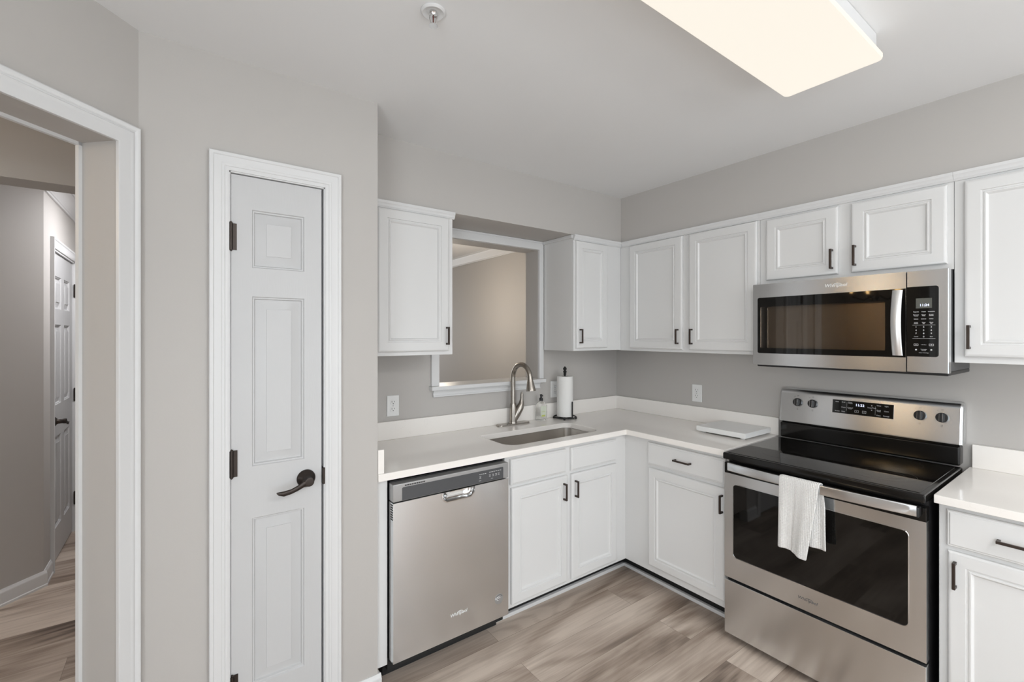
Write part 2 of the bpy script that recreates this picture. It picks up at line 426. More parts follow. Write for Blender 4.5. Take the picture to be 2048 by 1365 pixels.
# kitchen behind the camera
e = FD.p(-1.34, 0, 0)
m = MB()
m.box(WORLD, e.x - 0.12, e.x, 0, ZC, -2.3, e.y + 0.06); m.box(WORLD, e.x - 0.12, e.x, 0, ZC, -5.2, -3.8)
m.box(WORLD, e.x - 0.12, e.x, 0, 0.55, -3.8, -2.3); m.box(WORLD, e.x - 0.12, e.x, 2.15, ZC, -3.8, -2.3)
struct(m, 'wall_left', M['wall'])
m = MB()
m.box(WORLD, -3.95, -2.45, 0, ZC, -5.32, -5.2); m.box(WORLD, -0.15, 0.0, 0, ZC, -5.32, -5.2)
m.box(WORLD, -2.45, -0.15, 2.08, ZC, -5.32, -5.2); m.box(WORLD, -2.45, -0.15, 0, 0.08, -5.32, -5.2)
struct(m, 'wall_back', M['wall'])
m = MB()
for a, b_ in ((-2.45, -2.39), (-0.21, -0.15), (-1.34, -1.26)): m.box(WORLD, a, b_, 0.08, 2.08, -5.28, -5.2)
m.box(WORLD, -2.45, -0.15, 2.02, 2.08, -5.28, -5.2); m.box(WORLD, -2.45, -0.15, 0.08, 0.16, -5.28, -5.2)
struct(m, 'window_2', M['trim'])
# foyer and hall beyond the opening
HX, HY = -3.457, 1.375              # corner of the beige hall wall and the wall with the hall door
HD = Frame((HX, HY, 0), (1, 1, 0), (1, -1, 0))
m = MB(); m.box(HD, -1.85, 0, 0, ZC, -0.12, 0); struct(m, 'wall_hall_diagonal', M['wall'])
HF = Frame((HX, 0, 0), (0, 1, 0), (1, 0, 0))      # wall with the hall door, u = y
m = MB()
HDY0, HDY1, HDZ = 1.605, 2.325, 2.045
m.box(HF, HY, HDY0, 0, ZC, -0.12, 0); m.box(HF, HDY1, 2.46, 0, ZC, -0.12, 0); m.box(HF, HDY0, HDY1, HDZ, ZC, -0.12, 0)
struct(m, 'wall_hall_left', M['wall'])
m = MB()
m.box(WORLD, -3.43, -2.6, 2.10, ZC, 2.46, 2.58); m.box(WORLD, -3.577, -3.43, 0, ZC, 2.46, 2.58); m.box(WORLD, -2.74, -2.5, 0, ZC, 2.46, 2.58)
m.box(WORLD, -3.8, -2.5, 0, ZC, 4.3, 4.42); m.box(WORLD, -3.92, -3.8, 0, ZC, 2.58, 4.42)
struct(m, 'wall_hall_end', M['wall'])
m = MB(); m.box(WORLD, -2.62, -2.5, 0, ZC, 0.135, 5.3); struct(m, 'wall_hall_right', M['wall'])
m = MB(); m.box(WORLD, -6.1, -3.02, 2.069, ZC, 0.0, 0.135); struct(m, 'wall_beam', M['wall'])
m = MB(); m.box(WORLD, -6.1, -4.75, 0, ZC, 0.135, 0.25); m.box(WORLD, -6.2, -6.0, 0, ZC, -3.2, 0.25)
m.box(WORLD, -6.1, e.x - 0.12, 0, ZC, -3.3, -3.2); struct(m, 'wall_foyer', M['wall'])
m = MB(); m.box(WORLD, -2.5, 0, 0, ZC, 5.2, 5.32); struct(m, 'wall_dining_far', M['wall'])

# mouldings
CAS = [(0.0, 0.0), (0.0, 0.010), (0.004, 0.012), (0.030, 0.013), (0.034, 0.016), (0.040, 0.0165), (0.043, 0.013), (0.047, 0.013), (0.052, 0.019), (0.058, 0.021), (0.061, 0.019), (0.062, 0.0)]
CAS2 = [(0.0, 0.0), (0.0, 0.009), (0.006, 0.011), (0.012, 0.0105), (0.014, 0.013), (0.021, 0.0135), (0.024, 0.016), (0.044, 0.018), (0.047, 0.021), (0.056, 0.021), (0.0585, 0.018), (0.0585, 0.0)]
m = MB(); m.frame(FD, DU0, DU1, 0, DZ, [(a - 0.004, b) for a, b in CAS]); m.box(FD, DU1 - 0.010, DU1 + 0.045, 0, DZ, -DT - 0.012, -DT); m.box(FD, DU0, DU1 + 0.045, DZ - 0.010, DZ + 0.05, -DT - 0.012, -DT); struct(m, 'trim_1', M['trim'])
m = MB(); m.frame(FP, PX0, PX1, 0, PZ, CAS2)
# jamb and stop of the pantry door
for (a, b_) in ((PX0 - 0.001, PX0 + 0.004), (PX1 - 0.004, PX1 + 0.001)): m.box(FP, a, b_, 0, PZ, -0.11, 0.004)
m.box(FP, PX0, PX1, PZ - 0.004, PZ + 0.001, -0.11, 0.004)
m.box(FP, PX0, PX0 + 0.012, 0, PZ, -0.075, -0.045); m.box(FP, PX1 - 0.012, PX1, 0, PZ, -0.075, -0.045); m.box(FP, PX0, PX1, PZ - 0.012, PZ, -0.075, -0.045)
struct(m, 'trim_2', M['trim'])
BB = [(0, 0), (0.016, 0), (0.016, 0.012), (0.012, 0.016), (0.012, 0.072), (0.009, 0.080), (0.006, 0.085), (0.004, 0.092), (0, 0.092)]
def base(m, fr, u0, u1, prof=BB, off=0.0):
    m.sweep(fr.p(u0, 0, off), fr.p(u1, 0, off), prof, fr.N, fr.V)
m = MB(); base(m, FP, -2.906, PX0 - 0.058); base(m, FP, PX1 + 0.058, -2.129); m.box(WORLD, -2.142, -2.129, 0, 0.085, PY, PY + 0.05); struct(m, 'baseboard_pantry', M['trim'])
m = MB(); base(m, HD, -1.85, 0.012); base(m, HF, HY + 0.004, HDY0 - 0.062); base(m, HF, HDY1 + 0.06, 2.46); struct(m, 'baseboard_hall', M['trim'])
m = MB(); base(m, FD, -1.34, DU0 - 0.06); base(m, Frame((e.x, 0, 0), (0, -1, 0), (1, 0, 0)), -e.y, 5.2)
base(m, FR, 2.66, 5.2); struct(m, 'baseboard_kitchen', M['trim'])
CR = [(0, 0), (0, -0.095), (0.010, -0.095), (0.012, -0.086), (0.018, -0.082), (0.020, -0.075), (0.055, -0.030), (0.062, -0.022), (0.064, -0.012), (0.072, -0.010), (0.074, 0)]
m = MB()
for fr, u0, u1 in ((HD, -1.85, 0.02), (HF, HY - 0.02, 2.46)): m.sweep(fr.p(u0, ZC, 0), fr.p(u1, ZC, 0), CR, fr.N, fr.V)
struct(m, 'trim_3', M['trim'])
m = MB(); m.sweep((0, 0.135, ZC), (0, 5.2, ZC), CR, (-1, 0, 0), (0, 0, 1)); struct(m, 'trim_4', M['trim'])
m = MB(); m.box(WORLD, -3.43, -2.74, 2.09, 2.165, 2.445, 2.46); m.box(WORLD, -3.44, -3.425, 0, 2.10, 2.44, 2.59); struct(m, 'trim_5', M['trim'])
m = MB(); m.frame(HF, HDY0, HDY1, 0, HDZ, CAS)
m.box(HF, HDY0 - .001, HDY0 + .012, 0, HDZ, -0.11, 0.004); m.box(HF, HDY1 - .012, HDY1 + .001, 0, HDZ, -0.11, 0.004); m.box(HF, HDY0, HDY1, HDZ - .012, HDZ, -0.11, 0.004)
struct(m, 'trim_6', M['trim'])
# pass-through trim: casing, stool, apron, lining
w = sgroup('window_1', ((WX0 + WX1)/2, 0, WZ0))
m = MB()
m.box(FS, WX0 - 0.052, WX0 - 0.002, 1.190, 2.132, -0.004, 0.017, 0.002); m.box(FS, WX1 + 0.002, WX1 + 0.040, 1.190, 2.132, -0.004, 0.017, 0.002)
m.box(FS, WX0 - 0.004, WX1 + 0.004, 2.077, 2.132, -0.004, 0.0172, 0.002)
m.box(FS, WX0 - 0.052, WX1 + 0.04, 2.122, 2.134, 0, 0.022, 0.002)
m.obj('casing', M['trim'], w)
m = MB(); m.box(FS, -1.626, -0.764, 1.166, 1.190, -0.16, 0.042, 0.003); m.obj('sill', M['trim'], w)
m = MB()
m.sweep(FS.p(-1.604, 1.166, 0), FS.p(-0.798, 1.166, 0), [(0, 0), (0.020, 0), (0.020, -0.008), (0.015, -0.014), (0.013, -0.022), (0.013, -0.030), (0.018, -0.034), (0.018, -0.040), (0, -0.040)], FS.N, FS.V)
m.obj('apron', M['trim'], w)
# shoe moulding at the foot of the cabinets
m = MB()
m.box(FS, -1.50, -0.466, 0, 0.020, 0.466, 0.486, 0.003); m.box(FR, 0.466, 1.235, 0, 0.020, 0.466, 0.486, 0.003); m.box(FR, 2.012, 2.62, 0, 0.020, 0.466, 0.486, 0.003)
struct(m, 'trim_7', M['trim'])

# ------------------------------------------------------------------ doors
RAISED = [(0, 0), (0.003, -0.005), (0.007, -0.0055), (0.010, -0.013), (0.016, -0.0135), (0.045, -0.002), (0.0455, 0.0)]
def hinge(fr, u, v, n, parent, h=0.092):
    m = MB(); m.lathe([(0.0065, 0), (0.0065, h)], fr.p(u, v - h/2, n + 0.004), (0, 0, 1), 12)
    m.lathe([(0.0015, -0.006), (0.005, -0.003), (0.005, 0)], fr.p(u, v - h/2, n + 0.004), (0, 0, 1), 10)
    m.lathe([(0.005, 0), (0.005, 0.003), (0.0015, 0.006)], fr.p(u, v + h/2, n + 0.004), (0, 0, 1), 10)
    m.box(fr, u - 0.006, u + 0.018, v - h/2, v + h/2, n - 0.002, n + 0.0015)
    return m.obj('hinge', M['bronze'], parent)
def lever(fr, u, v, n, sgn, parent):
    hd = MB()
    hd.lathe([(0.033, 0), (0.033, 0.004), (0.029, 0.010), (0.020, 0.016), (0.015, 0.022), (0.0135, 0.042), (0.016, 0.050), (0.016, 0.060), (0.012, 0.063)], fr.p(u, v, n), fr.N, 28)
    pts = [(0.0, 0.0, 0.054), (0.018, -0.004, 0.056), (0.04, -0.015, 0.058), (0.062, -0.023, 0.058), (0.085, -0.027, 0.056), (0.102, -0.024, 0.055), (0.108, -0.021, 0.055)]
    hs = [0.013, 0.012, 0.010, 0.009, 0.0095, 0.006, 0.002]; rings = []
    for (a, b_, c), h in zip(pts, hs):
        rings.append([fr.p(u + sgn*a, v + b_ + h*math.sin(t), n + c + 0.0055*math.cos(t)) for t in [2*math.pi*k/12 for k in range(12)]])
    hd.loft(rings)
    return hd.obj('door_handle', M['bronze'], parent, smooth=40)
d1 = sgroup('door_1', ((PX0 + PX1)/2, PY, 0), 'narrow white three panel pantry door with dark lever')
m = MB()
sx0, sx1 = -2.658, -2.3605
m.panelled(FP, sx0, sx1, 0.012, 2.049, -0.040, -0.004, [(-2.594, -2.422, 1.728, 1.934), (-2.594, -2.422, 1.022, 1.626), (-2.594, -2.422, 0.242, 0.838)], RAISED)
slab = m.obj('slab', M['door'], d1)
hinge(FP, -2.659, 1.831, -0.002, d1); hinge(FP, -2.657, 1.041, -0.002, d1); hinge(FP, -2.655, 0.26, -0.002, d1)
lever(FP, -2.416, 0.948, -0.004, -1, d1)
m = MB(); m.prism(rrect(-2.3595, -2.347, 0.916, 0.980, 0.005), FP, -0.03, 0.0065, 0.002); m.obj('strike_plate', M['bronze'], d1)
d2 = sgroup('door_2', (HX, (HDY0 + HDY1)/2, 0), 'white six panel hall door with black lever')
m = MB(); a0, a1 = HDY0 + 0.014, HDY1 - 0.014; cw = (a1 - a0 - 0.30)/2
rects = []
for u in (a0 + 0.105, a0 + 0.105 + cw + 0.09):
    rects += [(u, u + cw, 1.665, 1.88), (u, u + cw, 1.03, 1.56), (u, u + cw, 0.22, 0.82)]
m.panelled(HF, a0, a1, 0.012, 2.03, -0.045, -0.008, rects, RAISED)
m.obj('slab', M['door'], d2)
for v in (1.826, 1.04, 0.255): hinge(HF, HDY1 - 0.012, v, 0.002, d2)
lever(HF, a0 + 0.06, 0.93, -0.008, 1, d2)

# ------------------------------------------------------------------ cabinets
CABP = [(0, -0.007), (0.003, -0.003), (0.008, -0.0005), (0.012, 0), (0.046, 0), (0.048, -0.0045), (0.053, -0.005), (0.056, -0.001), (0.060, -0.0012), (0.066, -0.009), (0.0665, -0.0095)]
DRWP = [(0, -0.008), (0.003, -0.004), (0.007, -0.0035), (0.010, -0.0005), (0.013, 0)]
def pull(fr, u, v, n, parent, vertical=True, L=0.092):
    m = MB(); h = L/2; t = 0.0045
    if vertical:
        m.box(fr, u - t, u + t, v - h, v + h, n + 0.020, n + 0.028, 0.0008, 1)
        for s_ in (-1, 1): m.box(fr, u - t, u + t, v + s_*(h - 0.0045) - 0.0045, v + s_*(h - 0.0045) + 0.0045, n - 0.001, n + 0.0215, 0.0006, 1)
    else:
        m.box(fr, u - h, u + h, v - t, v + t, n + 0.020, n + 0.028, 0.0008, 1)
        for s_ in (-1, 1): m.box(fr, u + s_*(h - 0.0045) - 0.0045, u + s_*(h - 0.0045) + 0.0045, v - t, v + t, n - 0.001, n + 0.0215, 0.0006, 1)
    return m.obj('handle', M['pull'], parent)
def cab_door(fr, u0, u1, v0, v1, n, parent, pu=None, pv=None, name='door'):
    m = MB(); m.panel(fr, u0, u1, v0, v1, n + 0.020, CABP, back=n)
    d = m.obj(name, M['cab'], parent, smooth=20)
    if pu is not None: pull(fr, pu, pv, n + 0.020, d)
    return d
def cab_drawer(fr, u0, u1, v0, v1, n, parent, pulls=True, name='drawer'):
    m = MB(); m.panel(fr, u0, u1, v0, v1, n + 0.020, DRWP, back=n)
    d = m.obj(name, M['cab'], parent, smooth=20)
    if pulls: pull(fr, (u0 + u1)/2, (v0 + v1)/2, n + 0.020, d, False, 0.10)
    return d
def wall_body(fr, u0, u1, v0, v1, D, parent, back=0.0015):
    m = MB(); m.box(fr, u0, u1, v0, v1 - 0.0015, back, D - 0.019, 0.0008, 1); m.box(fr, u0 - 0.0003, u1 + 0.0003, v0, v1 - 0.001, D - 0.019, D, 0.001, 1)
    return m.obj('body', M['cab'], parent)
CM = [(0, 0), (0.008, 0), (0.010, 0.005), (0.013, 0.008), (0.014, 0.016), (0.019, 0.022), (0.020, 0.034), (0, 0.034)]
def top_mould(fr, u0, u1, D, parent):
    m = MB(); m.sweep(fr.p(u0, SOF - 0.035, D), fr.p(u1, SOF - 0.035, D), CM, fr.N, fr.V)
    return m.obj('top_moulding', M['trim'], parent)
UD, UB = 0.31, 1.388
c = thing('wall_cabinet', 'white single-door wall cabinet between pantry wall and pass-through', 'cabinet', (-1.89, -UD/2, UB), 'white wall cabinets')
wall_body(FS, -2.140, -1.640, UB, SOF, UD, c)
cab_door(FS, -2.046, -1.668, 1.408, 2.098, UD, c, -1.684, 1.486)
top_mould(FS, -2.141, -1.632, UD, c)
c = thing('wall_cabinet', 'narrow white corner wall cabinet right of pass-through, above paper towels', 'cabinet', (-0.54, -UD/2, UB), 'white wall cabinets')
wall_body(FS, -0.765, -0.312, UB, SOF, UD, c, 0.019)
cab_door(FS, -0.750, -0.464, 1.406, 2.097, UD, c, -0.727, 1.483)
top_mould(FS, -0.768, -0.312, UD, c)
m = MB(); m.box(FS, -0.779, -0.7655, SOF - 0.022, SOF - 0.001, 0.024, UD - 0.002, 0.002); m.obj('side_moulding', M['trim'], c)
c = thing('wall_cabinet', 'white double-door wall cabinet between corner and microwave', 'cabinet', (-UD/2, -0.79, UB), 'white wall cabinets')
wall_body(FR, 0.2925, 1.256, UB - 0.004, SOF, UD, c)
cab_door(FR, 0.398, 0.800, 1.402, 2.097, UD, c, 0.775, 1.481); cab_door(FR, 0.847, 1.246, 1.402, 2.097, UD, c, 0.870, 1.481)
top_mould(FR, 0.331, 1.256, UD, c)
c = thing('wall_cabinet', 'short white double-door wall cabinet directly above the microwave', 'cabinet', (-UD/2, -1.63, 1.75), 'white wall cabinets')
wall_body(FR, 1.258, 2.006, 1.752, SOF, UD, c)
cab_door(FR, 1.293, 1.615, 1.775, 2.090, UD, c, 1.594, 1.845); cab_door(FR, 1.667, 1.989, 1.775, 2.090, UD, c, 1.684, 1.849)
top_mould(FR, 1.2565, 2.006, UD, c)
c = thing('wall_cabinet', 'tall white wall cabinet right of the microwave, cut off by frame', 'cabinet', (-UD/2, -2.32, UB), 'white wall cabinets')
wall_body(FR, 2.008, 2.620, UB - 0.008, SOF, UD, c)
cab_door(FR, 2.038, 2.590, 1.405, 2.090, UD, c, 2.053, 1.481)
top_mould(FR, 2.0065, 2.620, UD, c)

BF = 0.57; CB = 0.884; TK = 0.106
def base_body(fr, u0, u1, parent, toe_u=None):
    m = MB()
    m.box(fr, u0, u1, TK, CB - 0.001, BF - 0.02, BF, 0.001, 1)
    m.box(fr, u0, u0 + 0.016, TK, CB - 0.001, 0.02, BF - 0.02); m.box(fr, u1 - 0.016, u1, TK, CB - 0.001, 0.02, BF - 0.02)
    m.box(fr, u0 + 0.016, u1 - 0.016, TK, TK + 0.016, 0.02, BF - 0.02)
    m.obj('body', M['cab'], parent)
    m = MB(); t = toe_u or (u0, u1); m.box(fr, t[0], t[1], 0.0, TK - 0.0005, 0.445, 0.464); m.obj('toe_kick', M['matte_black'], parent)
c = thing('base_cabinet', 'white sink base cabinet with two doors and two false drawer fronts', 'cabinet', (-1.03, -0.3, 0), 'white base cabinets')
base_body(FS, -1.486, -0.5705, c, (-1.486, -0.466))
cab_drawer(FS, -1.458, -1.083, 0.734, 0.863, BF, c, False); cab_drawer(FS, -1.044, -0.672, 0.734, 0.863, BF, c, False)
cab_door(FS, -1.452, -1.074, 0.130, 0.716, BF, c, -1.105, 0.634); cab_door(FS, -1.042, -0.671, 0.130, 0.716, BF, c, -1.018, 0.634)
c = thing('base_cabinet', 'white base cabinet left of range with one drawer and one door', 'cabinet', (-0.3, -0.9, 0), 'white base cabinets')
base_body(FR, 0.552, 1.228, c, (0.466, 1.228))
cab_drawer(FR, 0.746, 1.217, 0.736, 0.864, BF, c); cab_door(FR, 0.750, 1.217, 0.146, 0.716, BF, c, 1.204, 0.638)
c = thing('base_cabinet', 'white base cabinet right of range, mostly cut off by frame', 'cabinet', (-0.3, -2.31, 0), 'white base cabinets')
base_body(FR, 2.012, 2.620, c)
cab_drawer(FR, 2.035, 2.600, 0.738, 0.866, BF, c, False)
dr = [o for o in c.children if o.name.startswith('drawer')][0]
pull(FR, 2.210, 0.802, BF + 0.02, dr, False, 0.10)
cab_door(FR, 2.038, 2.600, 0.146, 0.722, BF, c, 2.058, 0.644)
m = MB(); m.box(FS, -2.140, -2.092, 0.094, CB - 0.001, 0.02, BF, 0.001, 1); f = m.obj('filler_panel', M['cab'])
tag(f, 'narrow white upright filler strip between pantry wall and dishwasher', 'cabinet panel')

# ------------------------------------------------------------------ worktops
def slab_with_hole(rings_out, rings_in, z0, z1, d):
    """rings_out / rings_in: (full outline, outline drawn in by d); the small arris runs round both edges"""
    m = MB(); (O, Oi), (H, Hi) = rings_out, rings_in
    def cap(l1, l2, z):
        tr = tessellate_polygon([[Vector((x, y, 0)) for x, y in l1], [Vector((x, y, 0)) for x, y in l2]])
        m.add([(x, y, z) for x, y in l1 + l2], [list(t) for t in tr])
    cap(Oi, Hi, z1); cap(O, H, z0)
    for full, inn in ((O, Oi), (H, Hi)):
        m.loft([[Vector((x, y, z0)) for x, y in full], [Vector((x, y, z1 - d)) for x, y in full], [Vector((x, y, z1)) for x, y in inn]], False, False)
    return m
ctop = thing('countertop', 'L-shaped white quartz countertop with undermount sink cutout', 'countertop', (-1.0, -0.3, CB), 'white quartz countertops')
SX0, SX1, SY0, SY1 = -1.424, -0.738, -0.525, -0.224
RQ = (0.075, 0.075, 0.045, 0.028); dd = 0.002
hole = rrect(SX0, SX1, SY0, SY1, RQ, 8)[::-1]; hole2 = rrect(SX0 - dd, SX1 + dd, SY0 - dd, SY1 + dd, [q + dd for q in RQ], 8)[::-1]
outer = [(-2.1415, -0.0015), (-0.0015, -0.0015), (-0.0015, -1.222), (-0.603, -1.222), (-0.603, -0.603), (-2.1415, -0.603)]
outer2 = [(-2.1415 + dd, -0.0015 - dd), (-0.0015 - dd, -0.0015 - dd), (-0.0015 - dd, -1.222 + dd), (-0.603 + dd, -1.222 + dd), (-0.603 + dd, -0.603 + dd), (-2.1415 + dd, -0.603 + dd)]
slab_with_hole((outer, outer2), (hole, hole2), CB, 0.914, dd).obj('slab', M['quartz'], ctop, smooth=0)
m = MB()
m.box(FS, -2.115, -0.0215, 0.9142, 1.014, 0.0015, 0.0215, 0.0015, 1); m.box(FR, 0.0015, 1.222, 0.9142, 1.014, 0.0015, 0.0215, 0.0015, 1)
m.box(FS, -2.1412, -2.1155, 0.9142, 1.014, 0.0015, 0.598, 0.0015, 1)
m.obj('backsplash', M['quartz'], ctop)
ct2 = thing('countertop', 'short white quartz countertop right of the black range', 'countertop', (-0.3, -2.32, CB), 'white quartz countertops')
m = MB(); m.box(FR, 2.004, 2.640, CB, 0.914, 0.0015, 0.603, 0.0025); m.obj('slab', M['quartz'], ct2)
m = MB(); m.box(FR, 2.013, 2.640, 0.9142, 1.014, 0.0015, 0.0215, 0.0015, 1); m.obj('backsplash', M['quartz'], ct2)

# ------------------------------------------------------------------ sink, faucet, soap, paper towels, board
snk = thing('kitchen_sink', 'stainless steel undermount sink bowl set into the counter', 'sink', ((SX0 + SX1)/2, (SY0 + SY1)/2, 0.68))
def ringat(off, z, r=(0.075, 0.075, 0.045, 0.028)):
    return [Vector((x, y, z)) for x, y in rrect(SX0 - off, SX1 + off, SY0 - off, SY1 + off, [max(q + off, 0.02) for q in r], 8)]
m = MB()
m.loft([ringat(0.018, CB - 0.0015), ringat(-0.001, CB - 0.0015), ringat(-0.002, 0.86), ringat(-0.010, 0.71), ringat(-0.018, 0.695), ringat(-0.040, 0.687), ringat(-0.12, 0.683)], cap0=False, cap1=True)
m.loft([ringat(0.018, CB - 0.0015), ringat(0.018, CB - 0.004), ringat(0.003, CB - 0.005), ringat(-0.006, 0.705), ringat(-0.03, 0.683), ringat(-0.12, 0.680)], cap0=False, cap1=True)
m.obj('bowl', M['sink'], snk, smooth=50)
m = MB(); m.lathe([(0.044, 0), (0.044, 0.003), (0.034, 0.003), (0.028, 0.001), (0.010, 0.001)], (-1.07, -0.37, 0.683)); m.obj('drain', M['chrome'], snk)

fx, fy, fz = -1.063, -0.062, 0.9145
fau = thing('kitchen_faucet', 'brushed nickel gooseneck pull-down faucet behind the sink', 'faucet', (fx, fy, 0.914))
m = MB(); pl = rrect(fx - 0.127, fx + 0.127, fy - 0.029, fy + 0.029, 0.028, 8)
m.loft([[Vector((x, y, z)) for x, y in (pl if s_ == 1 else [(fx + (x - fx)*s_, fy + (y - fy)*s_) for x, y in pl])] for z, s_ in ((fz, 1), (fz + 0.005, 1), (fz + 0.008, 0.97))])
m.obj('base_plate', M['nickel'], fau)
m = MB(); m.lathe([(0.027, 0.006), (0.027, 0.012), (0.024, 0.02), (0.023, 0.09), (0.021, 0.125), (0.018, 0.135)], (fx, fy, fz)); m.obj('body', M['nickel'], fau)
path = [(fx, fy, 1.03), (fx, fy, 1.12), (fx, fy, 1.215)] + [(fx, fy - 0.09 + 0.09*math.cos(a), 1.215 + 0.09*math.sin(a)) for a in [math.radians(12*i) for i in range(1, 14)]]
hx0 = Vector(path[-1]); dv = Vector((0, -0.14, -1)).normalized()
path.append(tuple(hx0 + dv*0.012))
m = MB(); m.tube(path, 0.0152, 20); m.obj('spout_neck', M['nickel'], fau, smooth=60)
m = MB(); p0 = hx0 + dv*0.012
m.lathe([(0.0165, 0), (0.0172, 0.004), (0.0190, 0.03), (0.0245, 0.06), (0.0300, 0.088), (0.0295, 0.094), (0.024, 0.095)], p0, dv, 24); m.obj('spray_head', M['nickel'], fau)
m = MB(); m.tube([(fx + 0.006, fy - 0.004, 0.945), (fx + 0.026, fy - 0.010, 0.985), (fx + 0.044, fy - 0.014, 1.020), (fx + 0.055, fy - 0.016, 1.045), (fx + 0.058, fy - 0.017, 1.075), (fx + 0.060, fy - 0.016, 1.105), (fx + 0.060, fy - 0.014, 1.122)], [0.020, 0.025, 0.026, 0.019, 0.0105, 0.010, 0.005], 16); m.obj('lever_handle', M['nickel'], fau, smooth=60)

sx, sy = -0.826, -0.060
so = thing('soap_bottle', 'clear hand soap bottle with black pump and green label', 'soap bottle', (sx, sy, 0.914))
def oval(hw, hd, z, q=0.55, n=28):
    out = []
    for i in range(n):
        t = 2*math.pi*i/n; cx, cy_ = math.cos(t), math.sin(t)
        out.append(Vector((sx + math.copysign(abs(cx)**q, cx)*hw, sy + math.copysign(abs(cy_)**q, cy_)*hd, z)))
    return out
Z0 = 0.9147
m = MB(); m.loft([oval(0.036, 0.022, Z0), oval(0.0385, 0.0245, Z0 + 0.004), oval(0.0385, 0.0245, Z0 + 0.100), oval(0.036, 0.022, Z0 + 0.112, 0.65), oval(0.026, 0.018, Z0 + 0.121, 0.8), oval(0.013, 0.013, Z0 + 0.126, 1.0), oval(0.012, 0.012, Z0 + 0.132, 1.0)]); m.obj('bottle', M['clear'], so, smooth=50)
FSo = Frame((sx, sy, Z0), (1, 0, 0), (0, -1, 0))
m = MB(); m.prism(rrect(-0.024, 0.024, 0.026, 0.098, 0.002), FSo, 0.0247, 0.0252); lb = m.obj('label', M['label_w'], so)
m = MB(); m.box(FSo, -0.016, 0.014, 0.028, 0.038, 0.0253, 0.0256); m.obj('label_band', M['label_g'], lb)
m = MB(); m.box(FSo, -0.016, 0.014, 0.060, 0.062, 0.0253, 0.0256); m.obj('label_line', M['label_g'], lb)
m = MB(); m.lathe([(0.0125, 0.1325), (0.0125, 0.150), (0.007, 0.151), (0.0065, 0.166), (0.0085, 0.167), (0.0085, 0.173), (0.006, 0.1745)], (sx, sy, Z0)); m.tube([(sx, sy, Z0 + 0.170), (sx - 0.010, sy - 0.024, Z0 + 0.170), (sx - 0.012, sy - 0.030, Z0 + 0.167)], 0.004, 8); m.obj('pump', M['black'], so)

px, py = -0.650, -0.105
ph = thing('paper_towel_holder', 'black wrought metal paper towel stand with twisted finial', 'paper towel holder', (px, py, 0.914))
def torus(c, R_, r, n=36, k=8):
    m = MB(); rings = []
    for i in range(n + 1):
        a = 2*math.pi*i/n; rings.append([Vector((c[0] + (R_ + r*math.cos(t))*math.cos(a), c[1] + (R_ + r*math.cos(t))*math.sin(a), c[2] + r*math.sin(t))) for t in [2*math.pi*j/k for j in range(k)]])
    return m.loft(rings, False, False)
m = torus((px, py, 0.926), 0.076, 0.0045)
for i in range(4):
    a = math.radians(45 + 90*i); m.lathe([(0.007, 0), (0.007, 0.010), (0.003, 0.012)], (px + 0.076*math.cos(a), py + 0.076*math.sin(a), 0.9145), seg=10)
m.tube([(px - 0.076, py, 0.926), (px + 0.076, py, 0.926)], 0.004, 8); m.tube([(px, py - 0.076, 0.926), (px, py + 0.076, 0.926)], 0.004, 8)
m.obj('base_ring', M['matte_black'], ph)
m = MB(); m.lathe([(0.006, 0.92), (0.006, 1.222)], (px, py, 0)); m.obj('rod', M['matte_black'], ph)
m = MB(); m.lathe([(0.006, 1.216), (0.012, 1.221), (0.007, 1.227), (0.012, 1.234), (0.0125, 1.240), (0.007, 1.246), (0.013, 1.254), (0.0125, 1.261), (0.007, 1.269), (0.001, 1.275)], (px, py, 0), seg=14); m.obj('finial', M['matte_black'], ph)
ang = math.radians(-83)
m = MB(); qx, qy = px + 0.066*math.cos(ang), py + 0.066*math.sin(ang); m.tube([(qx, qy, 0.924), (qx, qy, 0.985), (qx, qy, 1.036)], 0.0042, 8); m.obj('arm', M['matte_black'], ph)
m = MB(); rr = 0.0555
m.lathe([(0.019, 0.9315), (rr - 0.001, 0.9315), (rr, 0.933), (rr, 1.205), (rr - 0.001, 1.2065), (0.019, 1.2065)], (px, py, 0), seg=40)
m.lathe([(0.019, 0.9315), (0.019, 1.2065)], (px, py, 0), seg=24)
o = m.obj('paper_towel_roll', M['paper']); tag(o, 'white paper towel roll on the black stand', 'paper towels')

m = MB()
bx0, bx1, by0, by1 = -0.315, -0.023, -1.181, -0.888
m.box(WORLD, bx0, bx1, 0.923, 0.952, by0, by1, 0.003)
br_ = thing('cutting_board', 'white square board lying on counter left of the range', 'cutting board', ((bx0 + bx1)/2, (by0 + by1)/2, 0.914))
m.obj('slab', M['plastic_w'], br_)
for a, b_ in ((bx0 + 0.03, by0 + 0.03), (bx1 - 0.03, by0 + 0.03), (bx0 + 0.03, by1 - 0.03), (bx1 - 0.03, by1 - 0.03)):
    m = MB(); m.lathe([(0.012, 0.9143), (0.012, 0.9232)], (a, b_, 0), seg=14); m.obj('foot', M['plastic_w'], br_)

